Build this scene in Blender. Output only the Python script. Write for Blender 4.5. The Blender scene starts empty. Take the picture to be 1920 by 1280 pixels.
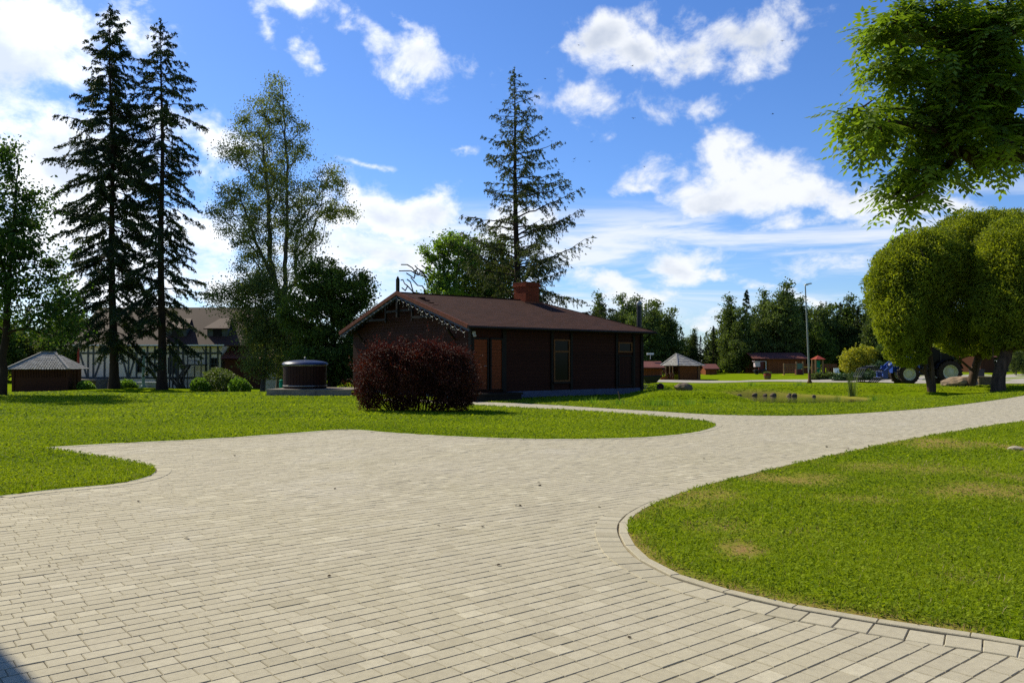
import bpy, math, random
import numpy as np
from mathutils import Vector, Matrix, geometry as mgeo
random.seed(7); RNG = np.random.default_rng(7)
R = math.radians
SC = bpy.context.scene
COL = SC.collection

# ------------------------------------------------------------------ camera
F = 1550.0; EYE = 1.6; HOR = 678.0
PITCH = math.atan((HOR - 640) / F)
cam = bpy.data.cameras.new("camera"); camo = bpy.data.objects.new("camera", cam); COL.objects.link(camo)
cam.sensor_width = 36; cam.lens = 36 * F / 1920; cam.clip_start = 0.05; cam.clip_end = 6000
camo.location = (0, 0, EYE); camo.rotation_euler = (R(90) + PITCH, 0, 0)
SC.camera = camo
SC.view_settings.view_transform = 'Standard'; SC.view_settings.look = 'None'
SC.view_settings.exposure = 0.22; SC.view_settings.gamma = 1.0
SC.cycles.max_bounces = 6; SC.cycles.diffuse_bounces = 3; SC.cycles.transmission_bounces = 4
SC.cycles.transparent_max_bounces = 8; SC.cycles.use_denoising = False
SC.cycles.use_adaptive_sampling = True

# ------------------------------------------------------------------ sun and sky
SUN_AZ = R(-47); SUN_EL = R(42)      # azimuth from +Y towards +X
S = Vector((math.sin(SUN_AZ) * math.cos(SUN_EL), math.cos(SUN_AZ) * math.cos(SUN_EL), math.sin(SUN_EL)))
sl = bpy.data.lights.new("sun", 'SUN'); sl.energy = 5.0; sl.angle = R(0.5); sl.color = (1, .925, .73)
so = bpy.data.objects.new("sun", sl); so.rotation_euler = S.to_track_quat('Z', 'Y').to_euler(); COL.objects.link(so)

def azel(px, py):
    d = Vector(((px - 960) / F, math.cos(PITCH) - (640 - py) / F * math.sin(PITCH), math.sin(PITCH) + (640 - py) / F * math.cos(PITCH))).normalized()
    return math.atan2(d.x, d.y), math.asin(d.z)

class NT:
    def __init__(s, t): s.t = t; s.n = t.nodes; s.l = t.links
    def new(s, kind, **kw):
        x = s.n.new(kind)
        for k, v in kw.items(): setattr(x, k, v)
        return x
    def put(s, sock, v):
        if isinstance(v, bpy.types.NodeSocket): s.l.new(v, sock)
        else: sock.default_value = v
    def m(s, op, a, b=None, c=None, clamp=False):
        x = s.new('ShaderNodeMath', operation=op, use_clamp=clamp); s.put(x.inputs[0], a)
        if b is not None: s.put(x.inputs[1], b)
        if c is not None: s.put(x.inputs[2], c)
        return x.outputs[0]
    def mr(s, v, a, b, c=0.0, d=1.0, smooth=False):
        x = s.new('ShaderNodeMapRange', interpolation_type='SMOOTHSTEP' if smooth else 'LINEAR')
        for i, q in enumerate((v, a, b, c, d)): s.put(x.inputs[i], q)
        return x.outputs[0]
    def mix(s, f, a, b, mode='MIX'):
        x = s.new('ShaderNodeMix', data_type='RGBA', blend_type=mode); s.put(x.inputs[0], f)
        s.put(x.inputs[6], a if isinstance(a, bpy.types.NodeSocket) else (*a, 1)); s.put(x.inputs[7], b if isinstance(b, bpy.types.NodeSocket) else (*b, 1))
        return x.outputs[2]
    def noise(s, vec, scale, detail=4, rough=.5, dist=0.0):
        x = s.new('ShaderNodeTexNoise'); s.put(x.inputs['Vector'], vec); x.inputs['Scale'].default_value = scale
        x.inputs['Detail'].default_value = detail; x.inputs['Roughness'].default_value = rough; x.inputs['Distortion'].default_value = dist
        return x.outputs['Fac']

# clouds: (px, py, rx, ry, rot deg, weight) of the photograph's clouds, turned into sky directions
CLOUDS = [(10, 110, 135, 150, 0, 1.25), (100, 330, 200, 105, 0, 1.2), (240, 470, 260, 120, 0, 1.05), (180, 300, 190, 100, 0, 1.1), (402, 262, 52, 34, 0, .95),
  (250, 66, 42, 40, 0, .75), (555, 10, 75, 22, 10, .72), (505, 55, 38, 16, 60, .5), (590, 108, 30, 24, 20, .85), (660, 38, 50, 20, 20, .7), (720, 85, 85, 38, 38, 1.0), (800, 115, 75, 55, 35, 1.0), (760, 28, 90, 9, 22, .5),
  (1120, 70, 80, 50, 10, 1.08), (1190, 105, 95, 36, 10, .95), (1300, 105, 95, 32, 0, .98), (1390, 85, 92, 54, 5, 1.08), (1490, 30, 48, 36, 30, .68), (1110, 185, 125, 34, 12, .72), (1070, 140, 26, 44, 20, .6), (1330, 203, 26, 20, 0, .55),
  (1375, 345, 150, 58, 5, 1.35), (1365, 305, 86, 44, 0, 1.3), (1590, 372, 105, 32, 12, 1.1), (1480, 355, 120, 42, 8, 1.25), (1660, 408, 90, 24, 0, .7), (1770, 388, 48, 20, 15, .72),
  (760, 405, 210, 52, 6, 1.1), (960, 430, 220, 45, 8, .62), (1180, 455, 260, 46, 4, .56), (1560, 475, 170, 30, 3, .55), (1450, 430, 260, 24, 0, .5), (680, 318, 48, 8, 8, .5), (1190, 354, 60, 9, 4, .48),
  (560, 530, 260, 80, 0, .88), (700, 470, 200, 50, 8, .82), (1290, 505, 50, 34, 8, 1.05), (1375, 528, 50, 20, 8, .85), (1150, 550, 95, 28, 6, .85), (1320, 600, 55, 26, 0, .74), (1540, 548, 46, 15, 10, .72), (860, 273, 24, 8, 0, .45)]
w = bpy.data.worlds.new("World"); SC.world = w; w.use_nodes = True
w.cycles.sampling_method = 'MANUAL'; w.cycles.sample_map_resolution = 512
W = NT(w.node_tree); W.n.clear()
tc = W.new('ShaderNodeTexCoord'); sep = W.new('ShaderNodeSeparateXYZ'); W.l.new(tc.outputs['Generated'], sep.inputs[0])
az = W.m('ARCTAN2', sep.outputs[0], sep.outputs[1]); el = W.m('ARCSINE', sep.outputs[2])
cx = W.new('ShaderNodeCombineXYZ'); W.put(cx.inputs[0], az); W.put(cx.inputs[1], el)
P2 = cx.outputs[0]
elc = W.m('MAXIMUM', el, 0.02)
# sky noise stretches sideways low in the sky, as layers seen edge-on do
vcs = W.new('ShaderNodeCombineXYZ'); W.put(vcs.inputs[0], az); W.put(vcs.inputs[1], W.m('MULTIPLY', W.m('POWER', elc, 0.72), 1.25)); W.put(vcs.inputs[2], 0.37)
NV = vcs.outputs[0]
wn = W.new('ShaderNodeTexNoise'); W.put(wn.inputs['Vector'], NV); wn.inputs['Scale'].default_value = 9; wn.inputs['Detail'].default_value = 5; wn.inputs['Roughness'].default_value = .55
wv = W.new('ShaderNodeVectorMath', operation='SUBTRACT'); W.l.new(wn.outputs['Color'], wv.inputs[0]); wv.inputs[1].default_value = (.5, .5, .5)
ws = W.new('ShaderNodeVectorMath', operation='MULTIPLY'); W.l.new(wv.outputs[0], ws.inputs[0]); ws.inputs[1].default_value = (.12, .075, 0)
wa = W.new('ShaderNodeVectorMath', operation='ADD'); W.l.new(P2, wa.inputs[0]); W.l.new(ws.outputs[0], wa.inputs[1])
PW = wa.outputs[0]
def field(vec):
    acc = None
    for (px, py, rx, ry, rot, wt) in CLOUDS:
        a, e = azel(px, py)
        mp = W.new('ShaderNodeMapping', vector_type='TEXTURE'); W.put(mp.inputs[0], vec)
        mp.inputs[1].default_value = (a, e, 0); mp.inputs[2].default_value = (0, 0, -R(rot)); mp.inputs[3].default_value = (rx * 1.25 / F, ry * 1.25 / F, 1)
        ln = W.new('ShaderNodeVectorMath', operation='LENGTH'); W.l.new(mp.outputs[0], ln.inputs[0])
        v = W.m('MULTIPLY_ADD', ln.outputs[1], -wt, wt)
        acc = v if acc is None else W.m('SMOOTH_MAX', acc, v, .12)
    return W.m('MAXIMUM', acc, -0.6)
n1 = W.noise(NV, 13, 12, .62, .2); n2 = W.noise(NV, 3.2, 4, .5)
fb = field(PW)
# a scatter of clouds for the rest of the sky dome, away from the photographed part
away = W.mr(W.m('ABSOLUTE', az), .72, .95, 0, 1, True)
fb2 = W.m('MAXIMUM', fb, W.m('MULTIPLY_ADD', W.m('SUBTRACT', n2, .52), 3.5, W.m('MULTIPLY_ADD', away, 1.2, -1.75)))
dens = W.m('ADD', W.m('ADD', fb2, .03), W.m('MULTIPLY', W.m('SUBTRACT', n1, .5), 3.0))
cov = W.mr(dens, .08, .90, 0, 1, True)
cvs = W.new('ShaderNodeCombineXYZ'); W.put(cvs.inputs[0], az); W.put(cvs.inputs[1], W.m('MULTIPLY', el, 7.0)); W.put(cvs.inputs[2], 1.7)
cir = W.mr(W.noise(cvs.outputs[0], 3.2, 9, .6, .6), .40, .62, 0, .85, True)
cmask = W.m('MULTIPLY', W.mr(el, .02, .09, 0, 1, True), W.mr(el, .205, .15, 0, 1, True))
cov = W.m('MAXIMUM', cov, W.m('MULTIPLY', cir, cmask))
core = W.mr(fb, .45, .95, 0, 1, True)
shn = W.noise(NV, 7, 6, .55)
shade = W.m('MULTIPLY', core, W.mr(shn, .42, .66, 0, 1, True))
glow = W.mr(az, -.62, .1, 1.35, 1.0)
cc = W.mix(shade, (9.9, 10.2, 10.6), (6.0, 6.7, 8.0))
ccg = W.new('ShaderNodeVectorMath', operation='SCALE'); W.put(ccg.inputs[0], cc); W.put(ccg.inputs[3], glow)
sky = W.new('ShaderNodeTexSky', sky_type='NISHITA', sun_disc=False, sun_elevation=SUN_EL, sun_rotation=SUN_AZ)
sky.altitude = 100; sky.air_density = 1.0; sky.dust_density = .35; sky.ozone_density = 3.0
hsv = W.new('ShaderNodeHueSaturation'); hsv.inputs['Saturation'].default_value = 1.15; hsv.inputs['Value'].default_value = 1.0; W.l.new(sky.outputs[0], hsv.inputs['Color'])
mixc = W.mix(W.m('MULTIPLY', cov, .97), W.mix(1.0, hsv.outputs[0], (.93, 1.12, 1.50), 'MULTIPLY'), ccg.outputs[0])
bg = W.new('ShaderNodeBackground'); bg.inputs['Strength'].default_value = .085; W.put(bg.inputs['Color'], mixc)
wo = W.new('ShaderNodeOutputWorld'); W.l.new(bg.outputs[0], wo.inputs[0])

# ------------------------------------------------------------------ helpers: pixels of the photo to places in the world
def ray(px, py):
    return Vector(((px - 960) / F, math.cos(PITCH) - (640 - py) / F * math.sin(PITCH), math.sin(PITCH) + (640 - py) / F * math.cos(PITCH)))
def at(px, py, Y):
    d = ray(px, py); return Vector((0, 0, EYE)) + d * (Y / d.y)
def ss(a, b, x):
    t = np.clip((np.asarray(x, float) - a) / (b - a), 0, 1); return t * t * (3 - 2 * t)
def H(x, y):
    x = np.asarray(x, float); y = np.asarray(y, float)
    z = -.95 * ss(-5, -20, x) * ss(37, 72, y)
    z = z - .35 * np.exp(-((x - 17.5) / 14) ** 2 - ((y - 86) / 12) ** 2)
    e = np.sqrt(((x - 15.1) / 4.6) ** 2 + ((y - 46.0) / 5.4) ** 2); q = (y - 24.9) - (x - 9.5) * .95
    z = z - .42 * ss(26.5, 38, y) * ss(52.8, 51.0, y) * ss(8.2, 11.5, x) * ss(1.5, 9, q)
    z = z - .5 * ss(1.08, .8, e)
    z = z + .32 * np.exp(-((x - 7.6) / 2.4) ** 4 - ((y - 36.0) / 2.3) ** 10)
    z = z + .4 * np.exp(-((x + 30) / 5) ** 2 - ((y - 66) / 4) ** 2)
    m = ss(.9, 1.25, e)
    far = ss(34, 46, y)
    z = z + far * (.05 * np.sin(x * .31 + 1.2) * np.sin(y * .23) + .03 * np.sin(x * .83 + y * .47))
    return z
def Hs(x, y): return float(H(x, y))
def gp(px, py):
    d = ray(px, py); t = EYE / max(1e-3, -d.z) if d.z < -1e-4 else 200
    t = min(t, 400)
    for _ in range(40):
        z = Hs(d.x * t, d.y * t)
        t2 = (EYE - z) / max(1e-3, -d.z); t = .6 * t + .4 * min(t2, 500)
    return Vector((d.x * t, d.y * t, Hs(d.x * t, d.y * t)))
def flat(px, py):
    d = ray(px, py); t = EYE / -d.z; return (d.x * t, d.y * t)

# ------------------------------------------------------------------ helpers: tags, meshes
def tag(o, label=None, cat=None, group=None, kind=None):
    if label: o['label'] = label
    if cat: o['category'] = cat
    if group: o['group'] = group
    if kind: o['kind'] = kind
    return o
def empty(name, loc, rz=0, label=None, cat=None, group=None):
    o = bpy.data.objects.new(name, None); o.location = loc; o.rotation_euler = (0, 0, rz); o.empty_display_size = .2
    COL.objects.link(o); return tag(o, label, cat, group)
def copy_tree(o, parent=None):
    c = o.copy(); COL.objects.link(c)
    if parent is not None: c.parent = parent
    for ch in list(o.children): copy_tree(ch, c)
    return c

class MB:
    def __init__(s): s.V = []; s.T = []; s.Q = []; s.ta = []; s.qa = []; s.n = 0
    def add(s, V, Fc, a=.5):
        V = np.asarray(V, np.float32).reshape(-1, 3); Fc = np.asarray(Fc, np.int64)
        s.V.append(V); f = Fc + s.n; av = np.broadcast_to(np.asarray(a, np.float32), (len(Fc),))
        if Fc.shape[1] == 3: s.T.append(f); s.ta.append(av)
        else: s.Q.append(f); s.qa.append(av)
        s.n += len(V); return s
    def poly(s, pts, a=.5):
        n = len(pts)
        s.add(pts, [(0, i, i + 1) for i in range(1, n - 1)], a)
    def box(s, x0, x1, y0, y1, z0, z1, a=.5, M=None):
        V = np.array([(x, y, z) for z in (z0, z1) for y in (y0, y1) for x in (x0, x1)], float)
        if M is not None: V = np.array([M @ Vector(v) for v in V])
        s.add(V, [(0, 2, 3, 1), (4, 5, 7, 6), (0, 1, 5, 4), (2, 6, 7, 3), (0, 4, 6, 2), (1, 3, 7, 5)], a); return s
    def beam(s, p, q, w, t, up=(0, 0, 1), a=.5):
        p = Vector(p); q = Vector(q); d = (q - p); L = d.length; d.normalize(); u = Vector(up)
        sd = d.cross(u)
        if sd.length < 1e-3: sd = d.cross(Vector((0, 1, 0)))
        sd.normalize(); u = sd.cross(d)
        M = Matrix.Translation(p) @ Matrix((d, sd, u)).transposed().to_4x4()
        s.box(0, L, -w / 2, w / 2, -t / 2, t / 2, a, M); return s
    def tube(s, path, rad, n=8, a=.5, cap=True):
        P = [Vector(p) for p in path]; rad = [rad] * len(P) if np.isscalar(rad) else rad
        rings = []; u = None
        for i, p in enumerate(P):
            d = (P[min(i + 1, len(P) - 1)] - P[max(i - 1, 0)]).normalized()
            if u is None: u = d.cross(Vector((0, 0, 1)) if abs(d.z) < .9 else Vector((1, 0, 0))).normalized()
            u = (u - d * u.dot(d)).normalized(); v = d.cross(u)
            rings += [p + (u * math.cos(2 * math.pi * k / n) + v * math.sin(2 * math.pi * k / n)) * rad[i] for k in range(n)]
        m = len(P)
        s.add(rings, [(i * n + k, i * n + (k + 1) % n, (i + 1) * n + (k + 1) % n, (i + 1) * n + k) for i in range(m - 1) for k in range(n)], a)
        if cap:
            for i in (0, m - 1): s.add([P[i]] + rings[i * n:(i + 1) * n], [(0, 1 + k, 1 + (k + 1) % n) for k in range(n)], a)
        return s
    def lathe(s, prof, n=24, M=None, a=.5):
        V = [(r * math.cos(2 * math.pi * k / n), r * math.sin(2 * math.pi * k / n), z) for r, z in prof for k in range(n)]
        if M is not None: V = [M @ Vector(v) for v in V]
        m = len(prof)
        s.add(V, [(i * n + k, i * n + (k + 1) % n, (i + 1) * n + (k + 1) % n, (i + 1) * n + k) for i in range(m - 1) for k in range(n)], a); return s
    def build(s, name, mat, parent=None, smooth=False, loc=None):
        me = bpy.data.meshes.new(name)
        V = np.concatenate(s.V) if s.V else np.zeros((0, 3), np.float32)
        T = np.concatenate(s.T) if s.T else np.zeros((0, 3), int); Q = np.concatenate(s.Q) if s.Q else np.zeros((0, 4), int)
        me.vertices.add(len(V)); me.vertices.foreach_set('co', V.astype(np.float32).ravel())
        nl = T.size + Q.size; me.loops.add(nl); me.loops.foreach_set('vertex_index', np.concatenate([T.ravel(), Q.ravel()]).astype(np.int32))
        npoly = len(T) + len(Q); me.polygons.add(npoly)
        me.polygons.foreach_set('loop_start', np.concatenate([np.arange(len(T)) * 3, T.size + np.arange(len(Q)) * 4]).astype(np.int32))
        A = np.concatenate((s.ta or [np.zeros(0)]) + (s.qa or [np.zeros(0)])).astype(np.float32)
        at_ = me.attributes.new('v', 'FLOAT', 'FACE'); at_.data.foreach_set('value', A)
        me.update(); me.validate()
        me.polygons.foreach_set('use_smooth', np.full(len(me.polygons), bool(smooth)))
        me.materials.append(mat)
        o = bpy.data.objects.new(name, me); COL.objects.link(o)
        if parent is not None: o.parent = parent
        if loc is not None: o.location = loc
        return o

# ------------------------------------------------------------------ materials
def mat(name, c1, c2=None, rough=.8, scale=3.0, bump=0.0, bscale=30, attr=False, spec=.12, metal=0.0, stretch=(1, 1, 1), detail=5):
    m = bpy.data.materials.new(name); m.use_nodes = True; N = NT(m.node_tree); b = N.n['Principled BSDF']
    b.inputs['Roughness'].default_value = rough; b.inputs['Specular IOR Level'].default_value = spec; b.inputs['Metallic'].default_value = metal
    tc = N.new('ShaderNodeTexCoord'); mp = N.new('ShaderNodeMapping'); N.l.new(tc.outputs['Object'], mp.inputs[0]); mp.inputs[3].default_value = stretch
    c2 = c2 or tuple(x * .6 for x in c1)
    f = N.mr(N.noise(mp.outputs[0], scale, detail, .6), .3, .7)
    if attr:
        an = N.new('ShaderNodeAttribute', attribute_name='v'); f = N.m('ADD', N.m('MULTIPLY', an.outputs['Fac'], .7), N.m('MULTIPLY', f, .35), clamp=True)
    N.put(b.inputs['Base Color'], N.mix(f, c1, c2))
    if bump:
        bp = N.new('ShaderNodeBump'); bp.inputs['Strength'].default_value = bump; bp.inputs['Distance'].default_value = .02
        N.put(bp.inputs['Height'], N.noise(mp.outputs[0], bscale, 6, .6)); N.l.new(bp.outputs[0], b.inputs['Normal'])
    return m
def leafmat(name, dark, light, trans=.35, tcol=None, rough=.5, spec=.3):
    m = bpy.data.materials.new(name); m.use_nodes = True; N = NT(m.node_tree); b = N.n['Principled BSDF']; out = N.n['Material Output']
    an = N.new('ShaderNodeAttribute', attribute_name='v'); col = N.mix(an.outputs['Fac'], dark, light)
    N.put(b.inputs['Base Color'], col); b.inputs['Roughness'].default_value = rough; b.inputs['Specular IOR Level'].default_value = spec
    tr = N.new('ShaderNodeBsdfTranslucent'); N.put(tr.inputs[0], N.mix(1.0, col, tcol or (1.5, 1.6, .7), 'MULTIPLY'))
    mx = N.new('ShaderNodeMixShader'); mx.inputs[0].default_value = trans; N.l.new(b.outputs[0], mx.inputs[1]); N.l.new(tr.outputs[0], mx.inputs[2]); N.l.new(mx.outputs[0], out.inputs[0])
    return m
def glassmat(name, c=(.01, .012, .012), rough=.05):
    return mat(name, c, c, rough=rough, spec=.9)

def paving_mat():
    m = bpy.data.materials.new('concrete_pavers'); m.use_nodes = True; N = NT(m.node_tree); b = N.n['Principled BSDF']
    tc = N.new('ShaderNodeTexCoord').outputs['Object']; an = N.new('ShaderNodeAttribute', attribute_name='v').outputs['Fac']
    base = N.mix(an, (.355, .310, .200), (.585, .525, .370))
    blot = N.mr(N.noise(tc, .55, 5, .6), .35, .7)
    base = N.mix(N.m('MULTIPLY', blot, .5), base, (.45, .40, .30))
    st = N.mr(N.noise(tc, .9, 7, .7, .8), .57, .72, 0, .55); base = N.mix(st, base, (.27, .235, .165))
    st2 = N.mr(N.noise(tc, .28, 5, .6, 1.5), .56, .68, 0, .30); base = N.mix(st2, base, (.58, .53, .42))
    fine = N.noise(tc, 160, 3, .7); mid = N.noise(tc, 22, 5, .65)
    base = N.mix(N.mr(mid, .35, .75, 0, .32), base, (.20, .175, .13))
    base = N.mix(N.mr(fine, .55, .75, 0, .35), base, (.60, .57, .50))
    N.put(b.inputs['Base Color'], base); b.inputs['Roughness'].default_value = .9; b.inputs['Specular IOR Level'].default_value = .2
    bp = N.new('ShaderNodeBump'); bp.inputs['Strength'].default_value = .5; bp.inputs['Distance'].default_value = .004
    N.put(bp.inputs['Height'], N.m('ADD', fine, mid)); N.l.new(bp.outputs[0], b.inputs['Normal'])
    return m
def lawn_mat():
    m = bpy.data.materials.new('lawn_ground'); m.use_nodes = True; N = NT(m.node_tree); b = N.n['Principled BSDF']
    tc = N.new('ShaderNodeTexCoord').outputs['Object']; an = N.new('ShaderNodeAttribute', attribute_name='dry').outputs['Fac']
    a1 = N.noise(tc, .12, 4, .6); a2 = N.noise(tc, 1.3, 6, .65); a3 = N.noise(tc, 14, 6, .7)
    c = N.mix(N.mr(a2, .35, .68), (.120, .185, .004), (.205, .268, .007))
    c = N.mix(N.mr(a1, .5, .72, 0, .45), c, (.23, .255, .010))
    c = N.mix(N.mr(a3, .45, .8, 0, .3), c, (.035, .065, .005))
    c = N.mix(N.m('MULTIPLY', an, N.mr(a3, .25, .6, .35, 1)), c, (.32, .185, .085))
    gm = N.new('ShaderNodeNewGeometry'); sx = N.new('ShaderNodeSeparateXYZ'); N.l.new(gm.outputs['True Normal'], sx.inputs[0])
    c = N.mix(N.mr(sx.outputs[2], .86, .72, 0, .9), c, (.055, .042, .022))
    N.put(b.inputs['Base Color'], c); b.inputs['Roughness'].default_value = 1; b.inputs['Specular IOR Level'].default_value = .0
    bp = N.new('ShaderNodeBump'); bp.inputs['Strength'].default_value = .7; bp.inputs['Distance'].default_value = .04
    N.put(bp.inputs['Height'], N.noise(tc, 9, 8, .75)); N.l.new(bp.outputs[0], b.inputs['Normal'])
    return m
M = {}
M['paver'] = paving_mat(); M['lawn'] = lawn_mat()
M['joint'] = mat('joint_sand', (.13, .105, .065), (.32, .26, .17), rough=1, scale=20)
M['grass'] = leafmat('grass_blades', (.072, .130, .010), (.325, .40, .026), .42, (1.5, 1.45, .5), .8, .05)
M['straw'] = leafmat('straw_blades', (.30, .22, .10), (.48, .38, .20), .3, (1.2, 1.1, .8), .7)
M['gravel'] = mat('pale_path', (.42, .38, .31), (.30, .27, .22), rough=.95, scale=2)
M['brownwall'] = mat('dark_stained_boards', (.042, .011, .0048), (.026, .007, .0032), rough=.7, scale=2, stretch=(1, 1, 8), attr=True)
M['darktrim'] = mat('black_brown_trim', (.010, .008, .006), (.018, .013, .009), rough=.6, scale=4)
M['orange'] = mat('orange_brown_boards', (.19, .044, .010), (.14, .031, .007), rough=.6, scale=3, stretch=(1, 1, 10))
M['shingle'] = mat('brown_felt_shingles', (.068, .026, .016), (.044, .017, .011), rough=.9, scale=1.5, bump=.6, bscale=60, attr=True)
M['fascia'] = mat('reddish_verge_board', (.20, .060, .030), (.13, .04, .02), rough=.6)
M['brick'] = mat('red_brick', (.25, .052, .022), (.16, .034, .015), rough=.9, scale=6, bump=.3, attr=True)
M['mortar'] = mat('brick_mortar', (.22, .09, .05), (.16, .07, .04), rough=1)
M['plinth'] = mat('painted_plinth', (.10, .115, .16), (.07, .08, .12), rough=.8)
M['glass'] = mat('window_glass', (.004, .005, .005), (.006, .006, .006), rough=.12, spec=.08); M['amber'] = mat('ochre_window_frame', (.16, .06, .012), (.12, .045, .01), rough=.5)
M['black'] = mat('black_metal', (.012, .012, .013), (.02, .02, .02), rough=.5, spec=.4)
M['white'] = mat('white_paint', (.78, .78, .76), (.68, .68, .66), rough=.6)
M['render'] = mat('cream_render', (.88, .76, .58), (.82, .70, .52), rough=.9, scale=1)
M['timber'] = mat('grey_green_timber', (.085, .10, .095), (.06, .07, .065), rough=.7)
M['redtimber'] = mat('red_timber', (.30, .045, .03), (.22, .035, .02), rough=.7)
M['tile'] = mat('brown_roof_sheet', (.078, .040, .028), (.058, .030, .022), rough=.7, scale=1)
M['redtile'] = mat('dull_red_brown_roof', (.17, .062, .048), (.12, .045, .036), rough=.8, scale=1)
M['greywood'] = mat('weathered_grey_boards', (.42, .40, .36), (.24, .22, .19), rough=.9, scale=6, stretch=(1, 1, 1), attr=True)
M['hutwall'] = mat('red_brown_hut_boards', (.23, .070, .022), (.16, .048, .015), rough=.7, scale=3, stretch=(6, 6, 1), attr=True)
M['hutdark'] = mat('dark_brown_hut_boards', (.075, .026, .013), (.05, .018, .01), rough=.7, scale=3, stretch=(6, 6, 1), attr=True)
M['deck'] = mat('grey_deck_boards', (.26, .22, .18), (.16, .135, .11), rough=.9, scale=3)
M['tub'] = mat('dark_stained_tub', (.045, .017, .011), (.028, .011, .008), rough=.6, scale=4, attr=True)
M['lid'] = mat('blue_grey_lid', (.03, .05, .13), (.02, .035, .09), rough=.35, spec=.35)
M['band'] = mat('steel_band', (.35, .33, .28), (.25, .24, .2), rough=.45, metal=.8)
M['green'] = mat('green_plastic', (.01, .28, .16), (.01, .2, .11), rough=.4)
M['teal'] = mat('teal_grey_metal', (.16, .24, .24), (.12, .18, .18), rough=.5)
M['galv'] = mat('galvanised_steel', (.36, .37, .37), (.27, .28, .28), rough=.5, metal=.3)
M['rust'] = mat('rusty_base', (.14, .07, .04), (.09, .05, .03), rough=.8)
M['blue'] = mat('blue_paint', (.012, .06, .34), (.01, .045, .26), rough=.3, spec=.5)
M['tyre'] = mat('tyre_rubber', (.055, .038, .030), (.035, .028, .025), rough=.9)
M['rim'] = mat('cream_wheel_rim', (.68, .66, .50), (.55, .53, .40), rough=.5)
M['stone'] = mat('tan_boulder', (.46, .33, .22), (.22, .17, .13), rough=.95, scale=2.2, bump=.8, bscale=9)
M['stonedark'] = mat('grey_brown_stone', (.20, .15, .10), (.10, .08, .05), rough=.95, scale=4, bump=.8, bscale=12)
M['stonepale'] = mat('pale_garden_stone', (.50, .43, .33), (.30, .25, .19), rough=.95, scale=3, bump=.8, bscale=10)
M['water'] = mat('pond_water', (.035, .032, .014), (.045, .045, .018), rough=.06, spec=.6, bump=.12, bscale=14)
M['bark'] = mat('brown_bark', (.075, .052, .036), (.035, .025, .018), rough=1, scale=7, bump=1, bscale=18, stretch=(1, 1, .25))
M['barkdark'] = mat('dark_spruce_bark', (.050, .033, .024), (.026, .018, .013), rough=1, scale=7, bump=1, bscale=14, stretch=(1, 1, .3))
M['barkgrey'] = mat('grey_bark', (.13, .115, .09), (.055, .048, .038), rough=1, scale=5, bump=.6, bscale=16, stretch=(1, 1, .3))
M['willowbark'] = mat('furrowed_willow_bark', (.13, .085, .055), (.04, .028, .02), rough=1, scale=5, bump=1, bscale=9, stretch=(1, 1, .2))
M['pot'] = mat('terracotta_pot', (.30, .07, .03), (.2, .05, .02), rough=.8)
M['redroof'] = mat('red_metal_roof', (.30, .05, .03), (.24, .04, .02), rough=.5)
M['postwood'] = mat('pale_wood_post', (.26, .16, .085), (.17, .10, .055), rough=.85)
M['yellow'] = mat('yellow_board', (.55, .36, .05), (.45, .28, .04), rough=.7)
M['greenboard'] = mat('grey_green_board', (.10, .17, .13), (.08, .13, .10), rough=.6)
M['pink'] = mat('pale_pink_cloth', (.55, .45, .48), (.45, .36, .40), rough=.8)
M['maroon'] = mat('maroon_panel', (.12, .03, .03), (.08, .02, .02), rough=.7)
M['bird'] = mat('dark_feathers', (.02, .02, .025), (.03, .03, .035), rough=.8)
M['straws'] = mat('reed_stem', (.10, .16, .05), (.06, .10, .03), rough=.8)
M['debris'] = mat('dark_leaf_crumb', (.03, .02, .012), (.05, .03, .02), rough=1)
L = {}
L['spruce'] = leafmat('spruce_needles', (.013, .026, .010), (.055, .078, .022), .16, rough=.6, spec=.2)
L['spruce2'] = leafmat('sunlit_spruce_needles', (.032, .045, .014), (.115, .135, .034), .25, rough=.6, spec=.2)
L['maple'] = leafmat('maple_leaves', (.020, .044, .010), (.080, .14, .022), .36, rough=.65, spec=.15)
L['birch'] = leafmat('birch_leaves', (.075, .098, .028), (.245, .275, .070), .42, (1.25, 1.3, .7), .65, .15)
L['oak'] = leafmat('dark_green_leaves', (.026, .052, .011), (.14, .19, .030), .36, rough=.65, spec=.15)
L['lime'] = leafmat('bright_green_leaves', (.085, .140, .022), (.22, .33, .045), .45)
L['willow'] = leafmat('willow_leaves', (.092, .132, .013), (.325, .375, .032), .5, (1.45, 1.4, .5), .6, .2)
L['ash'] = leafmat('ash_leaves', (.085, .14, .017), (.23, .31, .038), .46, (1.5, 1.6, .5), .6, .2)
L['wood'] = leafmat('woodland_leaves', (.035, .058, .018), (.15, .19, .045), .32, rough=.7, spec=.15)
L['woodd'] = leafmat('dark_conifer_needles', (.018, .034, .013), (.070, .10, .030), .15, rough=.7, spec=.15)
L['barberry'] = leafmat('dark_red_leaves', (.022, .008, .005), (.115, .034, .018), .20, (1.8, .8, .6), .65, .2)
L['golden'] = leafmat('golden_leaves', (.20, .25, .020), (.50, .47, .04), .45, (1.3, 1.2, .5))
L['shrub'] = leafmat('fresh_shrub_leaves', (.06, .12, .015), (.20, .32, .035), .4)
L['juniper'] = leafmat('juniper_needles', (.030, .070, .030), (.085, .145, .050), .2)
L['hedge'] = leafmat('soft_green_leaves', (.06, .085, .022), (.16, .20, .05), .35)

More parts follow.
